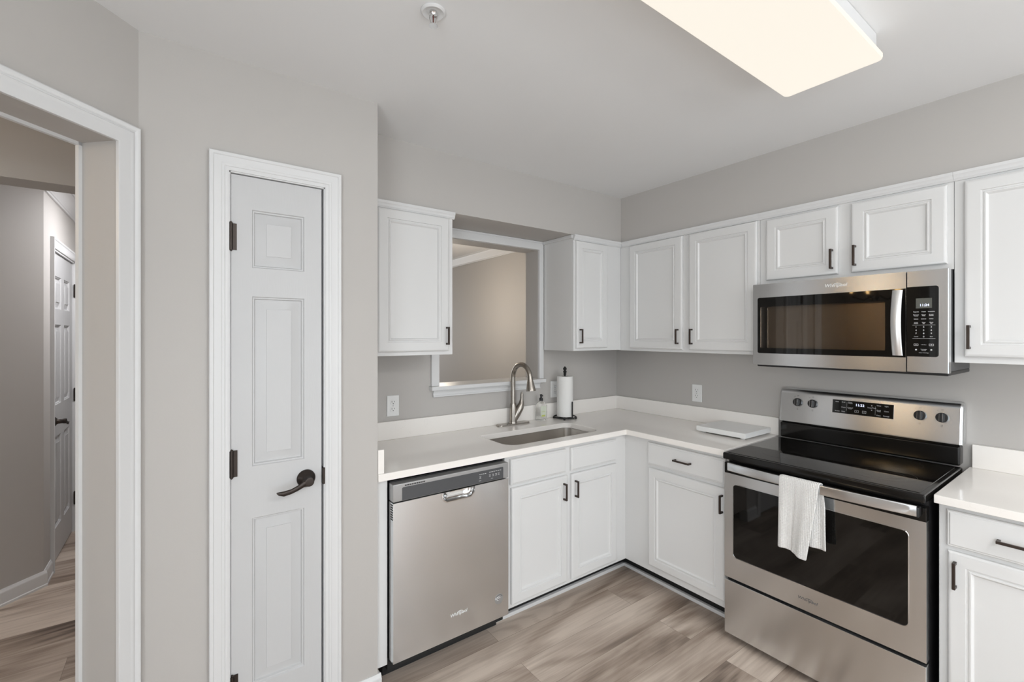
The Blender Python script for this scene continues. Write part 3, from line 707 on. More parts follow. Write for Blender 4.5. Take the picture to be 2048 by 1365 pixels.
# ------------------------------------------------------------------ outlets
def outlet(fr, u, v, label):
    t = thing('wall_outlet', label, 'outlet', fr.p(u, v - 0.0575, 0), 'white duplex wall outlets')
    m = MB(); m.prism(rrect(u - 0.035, u + 0.035, v - 0.0575, v + 0.0575, 0.003, 3), fr, 0.0006, 0.006, 0.002); m.obj('cover_plate', M['plastic_w'], t)
    for s_ in (-1, 1):
        cv = v + s_*0.0195
        m = MB(); m.prism([(u + 0.0172*math.cos(a), cv + min(max(0.0172*math.sin(a), -0.0142), 0.0142)) for a in [2*math.pi*i/28 for i in range(28)]], fr, 0.0055, 0.0078, 0.0006); r = m.obj('receptacle', M['plastic_w'], t)
        m = MB(); m.box(fr, u - 0.0082, u - 0.0058, cv - 0.001, cv + 0.009, 0.0077, 0.0081); m.box(fr, u + 0.0058, u + 0.0082, cv, cv + 0.008, 0.0077, 0.0081)
        m.prism(circ(u, cv - 0.0075, 0.0028, 10), fr, 0.0077, 0.0081); m.obj('slots', M['slot'], r)
    m = MB(); m.lathe([(0.003, 0), (0.003, 0.001), (0.001, 0.0016)], fr.p(u, v, 0.006), fr.N, 10); m.obj('screw', M['silver'], t)
outlet(FS, -1.846, 1.097, 'white outlet above the counter near the pantry wall')
outlet(FS, -0.655, 1.107, 'white outlet on the wall half hidden behind paper towels')
outlet(FR, 0.699, 1.101, 'white outlet on the range wall above the cutting board')

# ------------------------------------------------------------------ dishwasher
DX0, DX1, DN = -2.086, -1.496, 0.618
dw = thing('dishwasher', 'stainless steel front-control dishwasher under the counter', 'dishwasher', (-1.79, -0.31, 0))
m = MB(); m.box(FS, DX0 + 0.004, DX1 - 0.004, 0.10, 0.868, 0.03, 0.572); m.obj('tub', M['black'], dw)
m = MB(); m.box(FS, -2.088, -1.490, 0.002, 0.100, 0.46, 0.50); m.box(FS, -2.088, -1.490, 0.06, 0.112, 0.50, 0.56); m.obj('toe_panel', M['matte_black'], dw)
# door panel with handle pocket
hu = -1.775
m = MB()
m.box(FS, DX0, DX1, 0.116, 0.786, 0.572, DN - 0.030, 0.001, 1)
door = m.obj('door', M['silver'], dw)
m = MB()
pw0, pw1, pz = hu - 0.083, hu + 0.083, 0.742
pk = rrect(pw0, pw1, pz, 0.800, (0.035, 0.035, 0.0, 0.0), 8)
outl = [(DX0 + .001, 0.118), (DX1 - .001, 0.118), (DX1 - .001, 0.786), (pw1, 0.786)] + [p for p in pk if p[1] < 0.785][::-1] + [(pw0, 0.786), (DX0 + .001, 0.786)]
def poly(m, pts, fr, n):
    tr = tessellate_polygon([[Vector((u, v, 0)) for u, v in pts]]); m.add([fr.p(u, v, n) for u, v in pts], [list(t) for t in tr])
poly(m, outl, FS, DN); q = len(outl); m.add([FS.p(u, v, n) for n in (DN - 0.0298, DN) for u, v in outl], [(i, (i+1) % q, q + (i+1) % q, q + i) for i in range(q)])
m.obj('front_skin', M['steel_h'], door, smooth=30)
m = MB(); low = [p for p in pk if p[1] < 0.785]; low = [(pw1, 0.786)] + low[::-1] + [(pw0, 0.786)]
def shr(s_, dz): return [FS.p(hu + (u - hu)*s_, 0.786 + (v - 0.786)*s_, DN - dz) for u, v in low]
m.loft([[FS.p(u + (0.004 if u > hu else -0.004), v - (0.004 if v < 0.785 else 0), DN + 0.0012) for u, v in low], [FS.p(u, v, DN + 0.0022) for u, v in low], shr(1.0, 0.003), shr(0.96, 0.014), shr(0.86, 0.024), shr(0.62, 0.0285), shr(0.3, 0.0292)], cap0=False, cap1=True)
m.obj('handle_pocket', M['chrome'], door, smooth=60)
m = MB()
m.box(FS, DX0, DX1, 0.790, 0.864, 0.572, DN, 0.004, 2)
cp = m.obj('control_panel', M['silver'], dw)
m = MB(); m.prism(rrect(DX0 + 0.040, DX1 - 0.032, 0.793, 0.848, (0.001, 0.001, 0.006, 0.006)), FS, DN - 0.002, DN + 0.0007); m.obj('control_strip', M['grey'], cp)
m = MB()
for i, uu in enumerate((-1.665, -1.655, -1.645, -1.634)): m.box(FS, uu, uu + 0.007, 0.832, 0.8345, DN + 0.0008, DN + 0.001)
for i, uu in enumerate((-1.610, -1.598, -1.586, -1.574, -1.562, -1.550)): m.box(FS, uu, uu + 0.009, 0.834, 0.8365, DN + 0.0008, DN + 0.001)
for uu in (-1.660, -1.606, -1.587, -1.570, -1.555):
    m.box(FS, uu - 0.005, uu + 0.005, 0.814, 0.8155, DN + 0.0008, DN + 0.001); m.box(FS, uu - 0.003, uu + 0.003, 0.818, 0.8195, DN + 0.0008, DN + 0.001)
    m.box(FS, uu - 0.005, uu + 0.005, 0.822, 0.8235, DN + 0.0008, DN + 0.001)
m.box(FS, -1.667, -1.655, 0.803, 0.8045, DN + 0.0008, DN + 0.001); m.box(FS, -1.600, -1.588, 0.803, 0.8045, DN + 0.0008, DN + 0.001)
m.obj('control_marks', M['ink'], cp)
m = MB()
for i in range(9): m.box(FS, DX0 + 0.052 + i*0.0105, DX0 + 0.0605 + i*0.0105, 0.852, 0.857, DN - 0.001, DN + 0.0004)
m.obj('vent', M['slot'], cp)
m = MB()
for i in range(7): m.box(FS, DX0 - 0.0004, DX0 + 0.001, 0.715 + i*0.010, 0.7195 + i*0.010, 0.592, 0.612)
m.obj('side_vent', M['slot'], door)
def logo(fr, u, v, n, size, parent, mt):
    m = MB(); m.text('Whirlpool', fr, u, v, n, size, 0.0008, shear=0.18)
    pts = [(u + size*(0.35 + 0.78*math.cos(t)), v + size*(0.02 + 0.42*math.sin(t))) for t in [math.radians(200 - 12*i) for i in range(22)]]
    m.tube([fr.p(a, b_, n) for a, b_ in pts], [size*0.02 + size*0.035*math.sin(math.pi*i/21) for i in range(22)], 6)
    return m.obj('brand_badge', mt, parent, smooth=0)
logo(FS, -1.775, 0.222, DN + 0.0005, 0.021, door, M['plastic_w'])
m = MB(); cu, cv = -1.553, 0.212
m.prism(circ(cu, cv, 0.024, 32), FS, DN + 0.0001, DN + 0.0009); st = m.obj('round_sticker', M['silver'], door)
m = MB()
for r0, a0 in ((0.016, 140), (0.010, 140), (0.004, 140)):
    pts = [(cu - 0.008 + r0*1.15*math.cos(math.radians(a0 - 10*i)), cv - 0.008 + r0*1.15*math.sin(math.radians(a0 - 10*i))) for i in range(11)]
    m.tube([FS.p(a, b_, DN + 0.001) for a, b_ in pts], 0.0018, 6)
m.obj('sticker_stripes', M['plastic_w'], st)
m = MB()
for i in range(8): m.prism(circ(cu + 0.0195*math.cos(math.radians(35 + 18*i)), cv + 0.0195*math.sin(math.radians(35 + 18*i)), 0.0022, 8), FS, DN + 0.0009, DN + 0.0012)
for r0 in (0.0135, 0.0075):
    m.tube([FS.p(cu - 0.008 + r0*1.15*math.cos(math.radians(140 - 10*i)), cv - 0.008 + r0*1.15*math.sin(math.radians(140 - 10*i)), DN + 0.0012) for i in range(11)], 0.0014, 6)
m.obj('sticker_print', M['ink_dark'], st)

# ------------------------------------------------------------------ range
RY0, RY1 = 1.243, 1.992; RC = (RY0 + RY1)/2; RN = 0.640
rg = thing('range', 'stainless steel electric range with black glass cooktop and oven window', 'range', (-0.32, -RC, 0))
m = MB(); m.box(FR, RY0 + 0.003, RY1 - 0.003, 0.03, 0.884, 0.035, 0.600); m.obj('body', M['black'], rg)
for a, b_ in ((RY0 + 0.05, 0.10), (RY1 - 0.05, 0.10), (RY0 + 0.05, 0.56), (RY1 - 0.05, 0.56)):
    m = MB(); m.lathe([(0.016, 0.0005), (0.016, 0.031)], FR.p(a, 0, b_), seg=12); m.obj('foot', M['matte_black'], rg)
m = MB(); m.box(FR, RY0, RY1, 0.886, 0.918, 0.070, 0.657, 0.006, 3); ck = m.obj('cooktop', M['enamel'], rg)
m = MB(); m.prism(rrect(RY0 + 0.018, RY1 - 0.018, -0.638, -0.095, 0.006), Frame((0, 0, 0), (0, -1, 0), (0, 0, 1)), 0.9175, 0.9195) if False else m.box(FR, RY0 + 0.018, RY1 - 0.018, 0.917, 0.9195, 0.095, 0.638, 0.001, 1)
gl = m.obj('glass_top', M['glassblk'], ck)
m = MB()
def flat_ring(m, u, n, r, w_):
    K = 48; V = []
    for i in range(K):
        a = 2*math.pi*i/K
        for q_ in (r - w_, r): V.append(FR.p(u + q_*math.cos(a), 0.9197, n + q_*math.sin(a)))
    m.add(V, [(2*i, 2*i + 1, (2*i + 3) % (2*K), (2*i + 2) % (2*K)) for i in range(K)])
for (u, n, r) in ((1.44, 0.47, 0.088), (1.44, 0.225, 0.072), (1.82, 0.465, 0.108), (1.82, 0.465, 0.07), (1.81, 0.22, 0.085), (1.62, 0.20, 0.05)): flat_ring(m, u, n, r, 0.0016)
m.obj('burner_markings', M['ring'], gl)
# oven door
od = MB(); wu0, wu1, wv0, wv1 = 1.286, 1.941, 0.415, 0.768
fr_o = [(RY0, 0.311), (RY1, 0.311), (RY1, 0.817), (RY0, 0.817)]; win = rrect(wu0, wu1, wv0, wv1, 0.018, 6)
tr = tessellate_polygon([[Vector((u, v, 0)) for u, v in fr_o], [Vector((u, v, 0)) for u, v in win[::-1]]]); al = fr_o + win[::-1]
od.add([FR.p(u, v, RN) for u, v in al], [list(t) for t in tr])
od.loft([[FR.p(u, v, 0.602) for u, v in fr_o], [FR.p(u, v, RN) for u, v in fr_o]], cap1=False)
od.loft([[FR.p(u, v, RN) for u, v in win], [FR.p(u, v, RN - 0.004) for u, v in win]], False, False)
odo = od.obj('oven_door', M['steel_y'], rg, smooth=30)
m = MB(); m.loft([[FR.p(u, v, n) for u, v in rrect(wu0 - d, wu1 + d, wv0 - d, wv1 + d, 0.018 + d)] for d, n in ((0.003, RN), (0.002, RN + 0.0012), (0.0, RN + 0.0012), (-0.0015, RN - 0.003))], False, False); m.obj('window_trim', M['chrome'], odo)
m = MB(); m.prism(rrect(wu0 + 0.0002, wu1 - 0.0002, wv0 + 0.0002, wv1 - 0.0002, 0.018), FR, RN - 0.012, RN - 0.0025); m.obj('oven_glass', M['glassblk'], odo)
m = MB(); m.box(FR, RY0, RY1, 0.8175, 0.868, 0.602, RN + 0.001, 0.002, 1); m.obj('door_top_band', M['enamel'], odo)
m = MB(); K = 18; rings = []
for i in range(K + 1):
    u = RY0 + 0.040 + (RY1 - RY0 - 0.058)*i/K; s_ = (u - RC)/0.36; n = RN + 0.036 + 0.026*(1 - s_*s_)
    rings.append([FR.p(u, v, n + d) for v, d in ((0.842, -0.008), (0.842, 0.004), (0.846, 0.007), (0.876, 0.007), (0.880, 0.004), (0.880, -0.008))])
m.loft(rings); hb = m.obj('handle', M['steel_y'], odo, smooth=40)
for u in (RY0 + 0.046, RY1 - 0.024):
    m = MB(); m.box(FR, u - 0.010, u + 0.010, 0.836, 0.872, RN, RN + 0.030, 0.003); m.obj('handle_bracket', M['black'], odo)
logo(FR, 1.609, 0.358, RN + 0.0005, 0.018, odo, M['grey'])
m = MB(); m.box(FR, RY0, RY1, 0.036, 0.297, 0.602, RN, 0.003, 2); m.obj('storage_drawer', M['steel_y'], rg)
m = MB(); m.box(FR, RY0 + 0.004, RY1 - 0.004, 0.299, 0.311, 0.58, 0.615); m.obj('drawer_gap', M['matte_black'], rg)
# backguard
def bgn(v): return 0.068 - (v - 1.01)*0.12
m = MB(); sec = [(0.006, 1.012), (bgn(1.012), 1.012), (bgn(1.02) + 0.001, 1.018), (bgn(1.165), 1.165), (bgn(1.18) - 0.002, 1.178), (bgn(1.188) - 0.008, 1.188), (0.024, 1.193), (0.006, 1.193)]
rings = []
for u, sh in ((RY0, 0.010), (RY0 + 0.004, 0.003), (RY0 + 0.012, 0), (RY1 - 0.012, 0), (RY1 - 0.004, 0.003), (RY1, 0.010)):
    rings.append([FR.p(u, v - (sh if v > 1.18 else 0), max(n - sh, 0.005)) for n, v in sec])
m.loft(rings); bgd = m.obj('backguard', M['steel_y'], rg, smooth=40)
m = MB(); m.box(FR, RY0 + 0.008, RY1 - 0.008, 0.9205, 1.004, 0.006, 0.070, 0.008, 3); m.box(FR, RY0 + 0.012, RY1 - 0.012, 1.003, 1.013, 0.008, 0.05); m.obj('riser', M['enamel'], rg)
BG = Frame(FR.p(0, 1.012, bgn(1.012) + 0.0004), (0, -1, 0), FR.N); tilt = Vector((0.12, 0, 1)).normalized(); BG.V = tilt; BG.N = Vector((-1, 0, 0.12)).normalized()
def bv(z): return (z - 1.012)*1.0072
m = MB(); m.prism([(1.502, bv(1.089)), (1.753, bv(1.089)), (1.753, bv(1.156)), (1.502, bv(1.156))], BG, -0.001, 0.0012); dsp = m.obj('display_panel', M['glassblk'], bgd)
m = MB(); m.text('11:22', BG, 1.6195, bv(1.137), 0.0014, 0.017, 0.0004, bold=0.0002); m.obj('clock_digits', M['led'], dsp, smooth=0)
m = MB()
def words(m, fr, lst, n, h):
    for t_, u, v in lst: m.text(t_, fr, u, v, n, h, 0.0002)
words(m, BG, [('Bake', 1.522, bv(1.146)), ('Broil', 1.550, bv(1.146)), ('Warm', 1.550, bv(1.120)), ('Frozen', 1.524, bv(1.099)), ('Pizza', 1.550, bv(1.099)), ('Keep', 1.579, bv(1.148)), ('Warm', 1.579, bv(1.143)), ('Control', 1.579, bv(1.121)), ('Lock', 1.579, bv(1.116)),
              ('Temp/Time', 1.668, bv(1.131)), ('Timer', 1.696, bv(1.145)), ('Light', 1.726, bv(1.145)), ('Cook', 1.696, bv(1.123)), ('Time', 1.696, bv(1.118)), ('Clock', 1.726, bv(1.121)), ('Clean', 1.696, bv(1.098)), ('Settings', 1.726, bv(1.099))], 0.0013, 0.0075)
for u, t_ in ((1.607, '+'), (1.638, 'X')):
    for a in ((u - 0.008, u + 0.008, bv(1.1005), bv(1.1015)), (u - 0.008, u + 0.008, bv(1.111), bv(1.112)), (u - 0.008, u - 0.007, bv(1.1005), bv(1.112)), (u + 0.007, u + 0.008, bv(1.1005), bv(1.112))): m.box(BG, *a, 0.0012, 0.0015)
    m.text(t_, BG, u, bv(1.1063), 0.0013, 0.008, 0.0002)
m.box(BG, 1.5645, 1.565, bv(1.105), bv(1.148), 0.0012, 0.0014); m.box(BG, 1.682, 1.6825, bv(1.098), bv(1.140), 0.0012, 0.0014)
m.prism([(1.665, bv(1.140)), (1.671, bv(1.140)), (1.668, bv(1.145))], BG, 0.0012, 0.0014); m.prism([(1.665, bv(1.122)), (1.668, bv(1.117)), (1.671, bv(1.122))], BG, 0.0012, 0.0014)
m.obj('button_labels', M['ink'], dsp, smooth=0)
for u in (1.337, 1.410, 1.849, 1.924):
    v = bv(1.121)
    m = MB(); m.lathe([(0.0215, 0), (0.0215, 0.010), (0.0195, 0.0125), (0.004, 0.0125)], BG.p(u, v, 0.0006), BG.N, 28)
    m.prism(rrect(u - 0.0055, u + 0.0055, v - 0.0195, v + 0.0195, 0.003), BG, 0.0125, 0.026, 0.0015)
    k = m.obj('knob', M['black'], bgd)
    m = MB(); m.box(BG, u - 0.0062, u - 0.0052, v - 0.017, v + 0.017, 0.015, 0.0262); m.box(BG, u + 0.0048, u + 0.0060, v - 0.017, v + 0.017, 0.015, 0.0264)
    m.box(BG, u - 0.0125, u - 0.0110, v + 0.008, v + 0.0125, 0.0125, 0.0130); m.obj('knob_trim', M['chrome'], k)
    m = MB()
    for i in range(21):
        a = math.radians(-60 + 15*i); m.box(Frame(BG.p(u + 0.0275*math.cos(a), v + 0.0275*math.sin(a), 0), BG.U, BG.N), -0.0006, 0.0006, -0.0006, 0.0006, 0.0001, 0.0003)
    m.text('OFF', BG, u, v + 0.0345, 0.0001, 0.0055, 0.0002); m.text('HI', BG, u - 0.016, v + 0.030, 0.0001, 0.0048, 0.0002); m.text('LO', BG, u, v - 0.0335, 0.0001, 0.0055, 0.0002)
    m.box(BG, u - 0.004, u + 0.004, v - 0.040, v - 0.039, 0.0001, 0.0003)
    m.obj('dial_marks', M['ink_dark'], bgd, smooth=0)

# dish towel over the oven handle
def hn(y): s_ = (-y - RC)/0.36; return RN + 0.036 + 0.026*(1 - s_*s_)
m = MB(); NS, NT = 60, 26; rings = []
for i in range(NT + 1):
    t = i/NT; row = []
    for j in range(NS + 1):
        s_ = j/NS
        # s: 0 back hem .. 0.46 over the bar .. 1 front hem
        if s_ < 0.46:
            k = s_/0.46; z = 0.612 + (0.884 - 0.612)*min(k/0.94, 1.0); d = -0.014
            u = 1.585 + (0.109)*t if k < 0.6 else 1.585 + (1.527 - 1.585)*((k - 0.6)/0.4) + (0.109 + (0.155 - 0.109)*((k - 0.6)/0.4))*t
            u += 0.004*math.sin(9*t + 2*k)*(1 - k)
            d += 0.004*math.sin(14*t)*(1 - k)
            if k > 0.94: d += 0.012*((k - 0.94)/0.06); z = 0.884 + 0.002*((k - 0.94)/0.06)
        else:
            k = (s_ - 0.46)/0.54; z = 0.886 - (0.886 - (0.579 + 0.004*math.sin(6*t) - 0.012*t))*k; d = 0.013
            wdt = 0.155 - 0.040*k; u = 1.527 - 0.002*k + wdt*t
            d += k*(0.008*math.sin(8.5*t + 0.6) + 0.012*(t > 0.42)*math.sin(math.pi*min(1, (t - 0.42)/0.1)/2)) + 0.002*math.sin(20*t)*k
            if k < 0.05: d = -0.002 + 0.015*(k/0.05); z = 0.886 - 0.002*k/0.05
        row.append(FR.p(u, z, hn(-u) + d))
    rings.append(row)
m.loft(rings, False, False, closed=False)
tw = m.obj('dish_towel', M['towel'], smooth=70)
sm = tw.modifiers.new('thick', 'SOLIDIFY'); sm.thickness = 0.0045; sm.offset = 0
sb = tw.modifiers.new('soft', 'SUBSURF'); sb.levels = 1; sb.render_levels = 1
tag(tw, 'white waffle weave dish towel folded over the oven handle', 'towel')

# ------------------------------------------------------------------ microwave
MY0, MY1, MN, MZ0, MZ1 = 1.259, 2.005, 0.390, 1.338, 1.7495
mw = thing('microwave', 'stainless over-the-range microwave with black glass door and keypad', 'microwave', (-0.2, -(MY0 + MY1)/2, 1.325))
m = MB()
m.box(FR, MY0 + 0.002, 1.284, 1.345, MZ1, 0.003, 0.345); m.box(FR, 1.828, MY1 - 0.002, 1.345, MZ1, 0.003, 0.345)
m.box(FR, 1.284, 1.828, 1.345, 1.412, 0.003, 0.345); m.box(FR, 1.284, 1.828, 1.650, MZ1, 0.003, 0.345); m.box(FR, 1.284, 1.828, 1.412, 1.650, 0.003, 0.05)
m.obj('body', M['grey'], mw)
m = MB(); m.panel(FR, 1.286, 1.826, 1.414, 1.648, 0.344, [(0, 0), (0.010, -0.004), (0.022, -0.03), (0.034, -0.285), (0.036, -0.29)]); m.obj('cavity', M['cavity'], mw)
m = MB(); m.box(FR, MY0 + 0.012, MY1 - 0.002, 1.328, 1.3445, 0.003, 0.372, 0.004, 2); m.obj('vent_grille', M['black'], mw)
seam = 1.878
fo = rrect(MY0, seam - 0.0012, MZ0, MZ1, 0.002, 2); wi = rrect(1.281, seam - 0.0018, 1.397, 1.681, (0.010, 0.0, 0.0, 0.010), 5)
m = MB(); al = fo + wi[::-1]; tr = tessellate_polygon([[Vector((u, v, 0)) for u, v in fo], [Vector((u, v, 0)) for u, v in wi[::-1]]])
m.add([FR.p(u, v, MN) for u, v in al], [list(t) for t in tr]); m.loft([[FR.p(u, v, 0.348) for u, v in fo], [FR.p(u, v, MN) for u, v in fo]], cap1=False)
m.loft([[FR.p(u, v, MN) for u, v in wi], [FR.p(u, v, MN - 0.003) for u, v in wi]], False, False)
md = m.obj('door', M['steel_y'], mw, smooth=30)
wn_ = rrect(1.296, 1.808, 1.424, 1.634, 0.004)
m = MB(); al = wi + wn_[::-1]; tr = tessellate_polygon([[Vector((u, v, 0)) for u, v in wi], [Vector((u, v, 0)) for u, v in wn_[::-1]]])
for n in (MN - 0.0012, MN - 0.006): m.add([FR.p(u, v, n) for u, v in al], [list(t) for t in tr])
for lp in (wi, wn_): m.loft([[FR.p(u, v, MN - 0.0012) for u, v in lp], [FR.p(u, v, MN - 0.006) for u, v in lp]], False, False)
m.obj('door_glass', M['glassblk'], md, smooth=30)
m = MB()
m.prism(rrect(1.2961, 1.8079, 1.4241, 1.6339, 0.004), FR, MN - 0.0058, MN - 0.0014); m.obj('window_pane', M['tint'], md)
K = 20; rings = []; hc = 1.852
for i in range(K + 1):
    z = 1.405 + 0.270*i/K; s_ = (z - 1.54)/0.135; n = MN + 0.014 + 0.026*(1 - s_*s_)
    rings.append([FR.p(hc + a, z, n + d) for a, d in ((-0.017, -0.003), (-0.012, 0.004), (0.0, 0.006), (0.012, 0.004), (0.017, -0.003), (0.0, -0.005))])
m = MB(); m.loft(rings); hh = m.obj('handle', M['steel_z'], md, smooth=60)
for z in (1.418, 1.662):
    m = MB(); m.box(FR, hc - 0.010, hc + 0.010, z - 0.012, z + 0.012, MN - 0.001, MN + 0.016, 0.002); m.obj('handle_bracket', M['black'], md)
logo(FR, 1.628, 1.716, MN + 0.0005, 0.021, md, M['plastic_w'])
m = MB(); m.box(FR, seam + 0.0012, MY1, MZ0, MZ1, 0.348, MN, 0.0015, 1); cp = m.obj('control_panel', M['steel_y'], mw)
m = MB(); m.prism(rrect(seam + 0.0018, 1.977, 1.402, 1.685, (0, 0.010, 0.010, 0), 5), FR, MN - 0.001, MN + 0.0006); kp = m.obj('keypad', M['glassblk'], cp)
m = MB(); m.box(FR, 1.908, 1.957, 1.597, 1.637, MN + 0.0006, MN + 0.0009); m.obj('clock_window', M['lcd'], kp)
m = MB(); m.text('11:24', FR, 1.934, 1.609, MN + 0.001, 0.0135, 0.0003, bold=0.0002); m.obj('clock_digits', M['led'], kp, smooth=0)
m = MB(); cs = (1.9085, 1.932, 1.955)
rows = [(1.583, ('Popcorn', 'Potato', 'Vegetables')), (1.571, ('Beverage', 'Dinner', 'Frozen')), (1.567, ('Center', 'Plate', 'Entree')), (1.554, ('Reheat', 'Defrost', 'Soften')), (1.540, ('Cook', 'Timer', 'Clock')), (1.536, ('Power', 'Set', 'Set'))]
for z, ws in rows:
    for u, t_ in zip(cs, ws): m.text(t_, FR, u, z, MN + 0.0008, 0.0048, 0.0002, bold=0.0001)
for z, ws in ((1.5215, '123'), (1.5085, '456'), (1.4955, '789')):
    for u, t_ in zip(cs, ws): m.text(t_, FR, u, z, MN + 0.0008, 0.0082, 0.0002, bold=0.0002)
m.text('0', FR, 1.932, 1.4825, MN + 0.0008, 0.0082, 0.0002, bold=0.0002)
m.text('Cancel', FR, 1.9085, 1.483, MN + 0.0008, 0.0045, 0.0002); m.text('Start', FR, 1.955, 1.483, MN + 0.0008, 0.0045, 0.0002)
for z in (1.529, 1.475): m.box(FR, 1.897, 1.967, z, z + 0.0006, MN + 0.0007, MN + 0.0009)
for u in (1.9085, 1.955):
    for a in ((u - 0.007, u + 0.007, 1.446, 1.447), (u - 0.007, u + 0.007, 1.453, 1.454), (u - 0.007, u - 0.006, 1.446, 1.454), (u + 0.006, u + 0.007, 1.446, 1.454)): m.box(FR, *a, MN + 0.0007, MN + 0.0009)
    m.prism(circ(u, 1.450, 0.0016, 8), FR, MN + 0.0007, MN + 0.0009); m.prism(circ(u, 1.430, 0.0030, 10), FR, MN + 0.0007, MN + 0.0009)
m.text('+30 Sec', FR, 1.932, 1.450, MN + 0.0008, 0.005, 0.0002); m.text('Turntable', FR, 1.932, 1.4315, MN + 0.0008, 0.0048, 0.0002); m.text('On/Off', FR, 1.932, 1.427, MN + 0.0008, 0.0045, 0.0002); m.text('Sensor Technology', FR, 1.932, 1.418, MN + 0.0008, 0.0038, 0.0002)
m.obj('button_labels', M['ink'], kp, smooth=0)

# ------------------------------------------------------------------ ceiling things
LX0, LX1, LY0, LY1 = -2.240, -1.004, -1.967, -1.677
cl = thing('ceiling_light', 'long rectangular fluorescent ceiling light with glowing white lens', 'ceiling light', ((LX0 + LX1)/2, (LY0 + LY1)/2, ZC))
m = MB(); m.box(WORLD, LX0 + 0.012, LX1 - 0.012, 2.372, ZC - 0.0005, LY0 + 0.016, LY1 - 0.016, 0.003); m.obj('housing', M['trim'], cl)
m = MB(); F0 = Frame((0, 0, 0), (1, 0, 0), (0, 0, -1)); pts = rrect(LX0, LX1, LY0, LY1, 0.016, 6)
m.loft([[Vector((x, y, 2.374)) for x, y in pts], [Vector((x, y, 2.364)) for x, y in pts], [Vector((x*0.9985 + (LX0 + LX1)/2*0.0015, y*0.99 + (LY0 + LY1)/2*0.01, 2.359)) for x, y in pts]]); m.obj('lens', M['lens'], cl)
spx, spy = -2.196, -1.215
sp = thing('fire_sprinkler', 'chrome ceiling fire sprinkler head in a white ring', 'sprinkler', (spx, spy, ZC))
m = MB(); m.lathe([(0.020, -0.0005), (0.036, -0.0005), (0.036, -0.004), (0.031, -0.008), (0.024, -0.006), (0.020, -0.0015)], (spx, spy, ZC), seg=36); m.obj('escutcheon', M['trim'], sp)
m = MB(); m.lathe([(0.011, -0.001), (0.012, -0.008), (0.009, -0.011), (0.008, -0.016), (0.002, -0.017)], (spx, spy, ZC), seg=20); m.obj('body', M['chrome'], sp)
m = MB()
for s_ in (-1, 1): m.tube([(spx + s_*0.008, spy - s_*0.006, ZC - 0.012), (spx + s_*0.009, spy - s_*0.0065, ZC - 0.022), (spx + s_*0.005, spy - s_*0.0036, ZC - 0.036), (spx, spy, ZC - 0.040)], 0.0016, 8)
m.obj('frame_arms', M['chrome'], sp)
m = MB(); m.lathe([(0.0035, -0.016), (0.002, -0.018), (0.0015, -0.037)], (spx, spy, ZC), seg=10); m.obj('bulb', mat('sprinkler_bulb', (0.10, 0.02, 0.015), 0.15, vary=0.05), sp)
m = MB(); m.lathe([(0.003, -0.039), (0.013, -0.0425), (0.013, -0.044), (0.003, -0.0445)], (spx, spy, ZC), seg=20); m.obj('deflector', M['chrome'], sp)

# ------------------------------------------------------------------ lamps of the rooms beyond
def point(name, loc, power, col, r=0.05):
    d = bpy.data.lights.new(name, 'POINT'); d.energy = power; d.color = col; d.shadow_soft_size = r
    o = bpy.data.objects.new(name, d); COL.objects.link(o); o.location = loc; return o
hx, hy, hz = -4.62, -0.62, 1.98
ch = thing('chandelier', 'dark foyer chandelier with warm bulbs', 'chandelier', (hx, hy, ZC))
m = MB(); m.lathe([(0.06, -0.001), (0.055, -0.02), (0.012, -0.03), (0.008, -0.25), (0.02, -0.42), (0.03, -0.5), (0.008, -0.54)], (hx, hy, ZC)); m.obj('stem', M['bronze'], ch)
for i in range(5):
    a = 2*math.pi*i/5; c_, s_ = math.cos(a), math.sin(a)
    m = MB(); m.tube([(hx + 0.02*c_, hy + 0.02*s_, 1.97), (hx + 0.12*c_, hy + 0.12*s_, 1.91), (hx + 0.22*c_, hy + 0.22*s_, 1.95), (hx + 0.24*c_, hy + 0.24*s_, 2.0)], 0.007, 8); ar = m.obj('arm', M['bronze'], ch)
    m = MB(); m.lathe([(0.010, 2.0), (0.022, 2.03), (0.024, 2.05), (0.012, 2.085), (0.002, 2.10)], (hx + 0.24*c_, hy + 0.24*s_, 0), seg=12); m.obj('bulb', M['bulb'], ar)
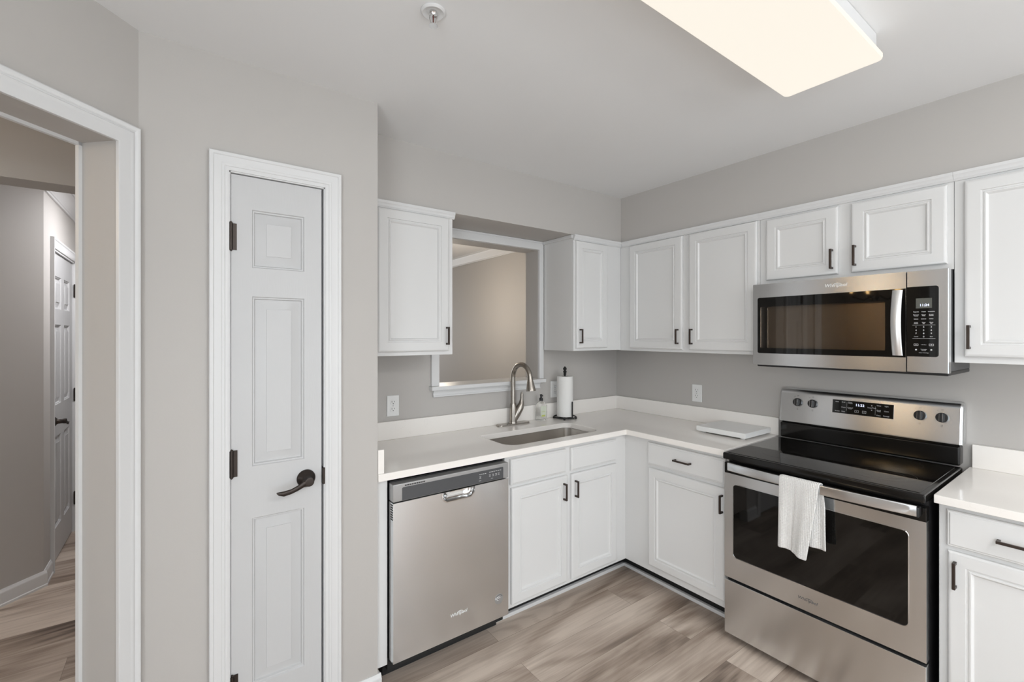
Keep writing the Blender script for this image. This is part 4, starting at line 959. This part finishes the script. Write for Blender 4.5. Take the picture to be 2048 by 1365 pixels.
point('chandelier_glow', (hx, hy, 2.16), 7, (1.0, 0.84, 0.64), 0.12)
qx, qy = -0.80, 1.50
pd = thing('pendant_lamp', 'small dining room pendant lamp', 'lamp', (qx, qy, ZC))
m = MB(); m.lathe([(0.05, -0.001), (0.045, -0.02), (0.006, -0.025), (0.006, -0.50), (0.02, -0.52)], (qx, qy, ZC)); m.obj('stem', M['bronze'], pd)
m = MB(); m.lathe([(0.012, 1.93), (0.03, 1.90), (0.032, 1.87), (0.015, 1.84), (0.002, 1.835)], (qx, qy, 0), seg=14); m.obj('bulb', M['bulb'], pd)
point('pendant_glow', (qx, qy, 1.76), 15, (1.0, 0.90, 0.77), 0.10)

LAB = {'floor': 'grey brown wood look plank floor', 'ceiling': 'flat white ceiling', 'wall_right': 'greige wall behind the range', 'wall_sink': 'greige wall behind the sink with the pass-through',
       'wall_soffit': 'greige soffit above the wall cabinets', 'wall_pantry': 'greige wall around the pantry door', 'wall_diagonal': 'greige angled wall with the cased opening', 'wall_left': 'kitchen wall behind the camera on the left',
       'wall_back': 'kitchen wall behind the camera', 'wall_hall_diagonal': 'beige angled hall wall seen through the opening', 'wall_hall_left': 'hall wall with the six panel door', 'wall_hall_end': 'end of the hall beyond the six panel door',
       'wall_hall_right': 'right hand hall wall', 'wall_beam': 'header beam across the hall opening', 'wall_foyer': 'foyer walls beyond the opening', 'wall_dining_far': 'far dining room wall', 'window_1': 'pass-through opening with white trim above the sink',
       'window_2': 'patio window frame behind the camera', 'trim_1': 'white casing around the hall opening', 'trim_2': 'white casing around the pantry door', 'trim_3': 'white crown moulding in the hall', 'trim_4': 'white crown moulding in the dining room',
       'trim_5': 'white casing at the end of the hall', 'trim_6': 'white casing around the hall door', 'trim_7': 'white shoe moulding along the base cabinets', 'baseboard_pantry': 'white baseboard under the pantry wall', 'baseboard_hall': 'white baseboard in the hall', 'baseboard_kitchen': 'white baseboard behind the camera'}
for n_, l_ in LAB.items():
    if n_ in bpy.data.objects: bpy.data.objects[n_]['label'] = l_
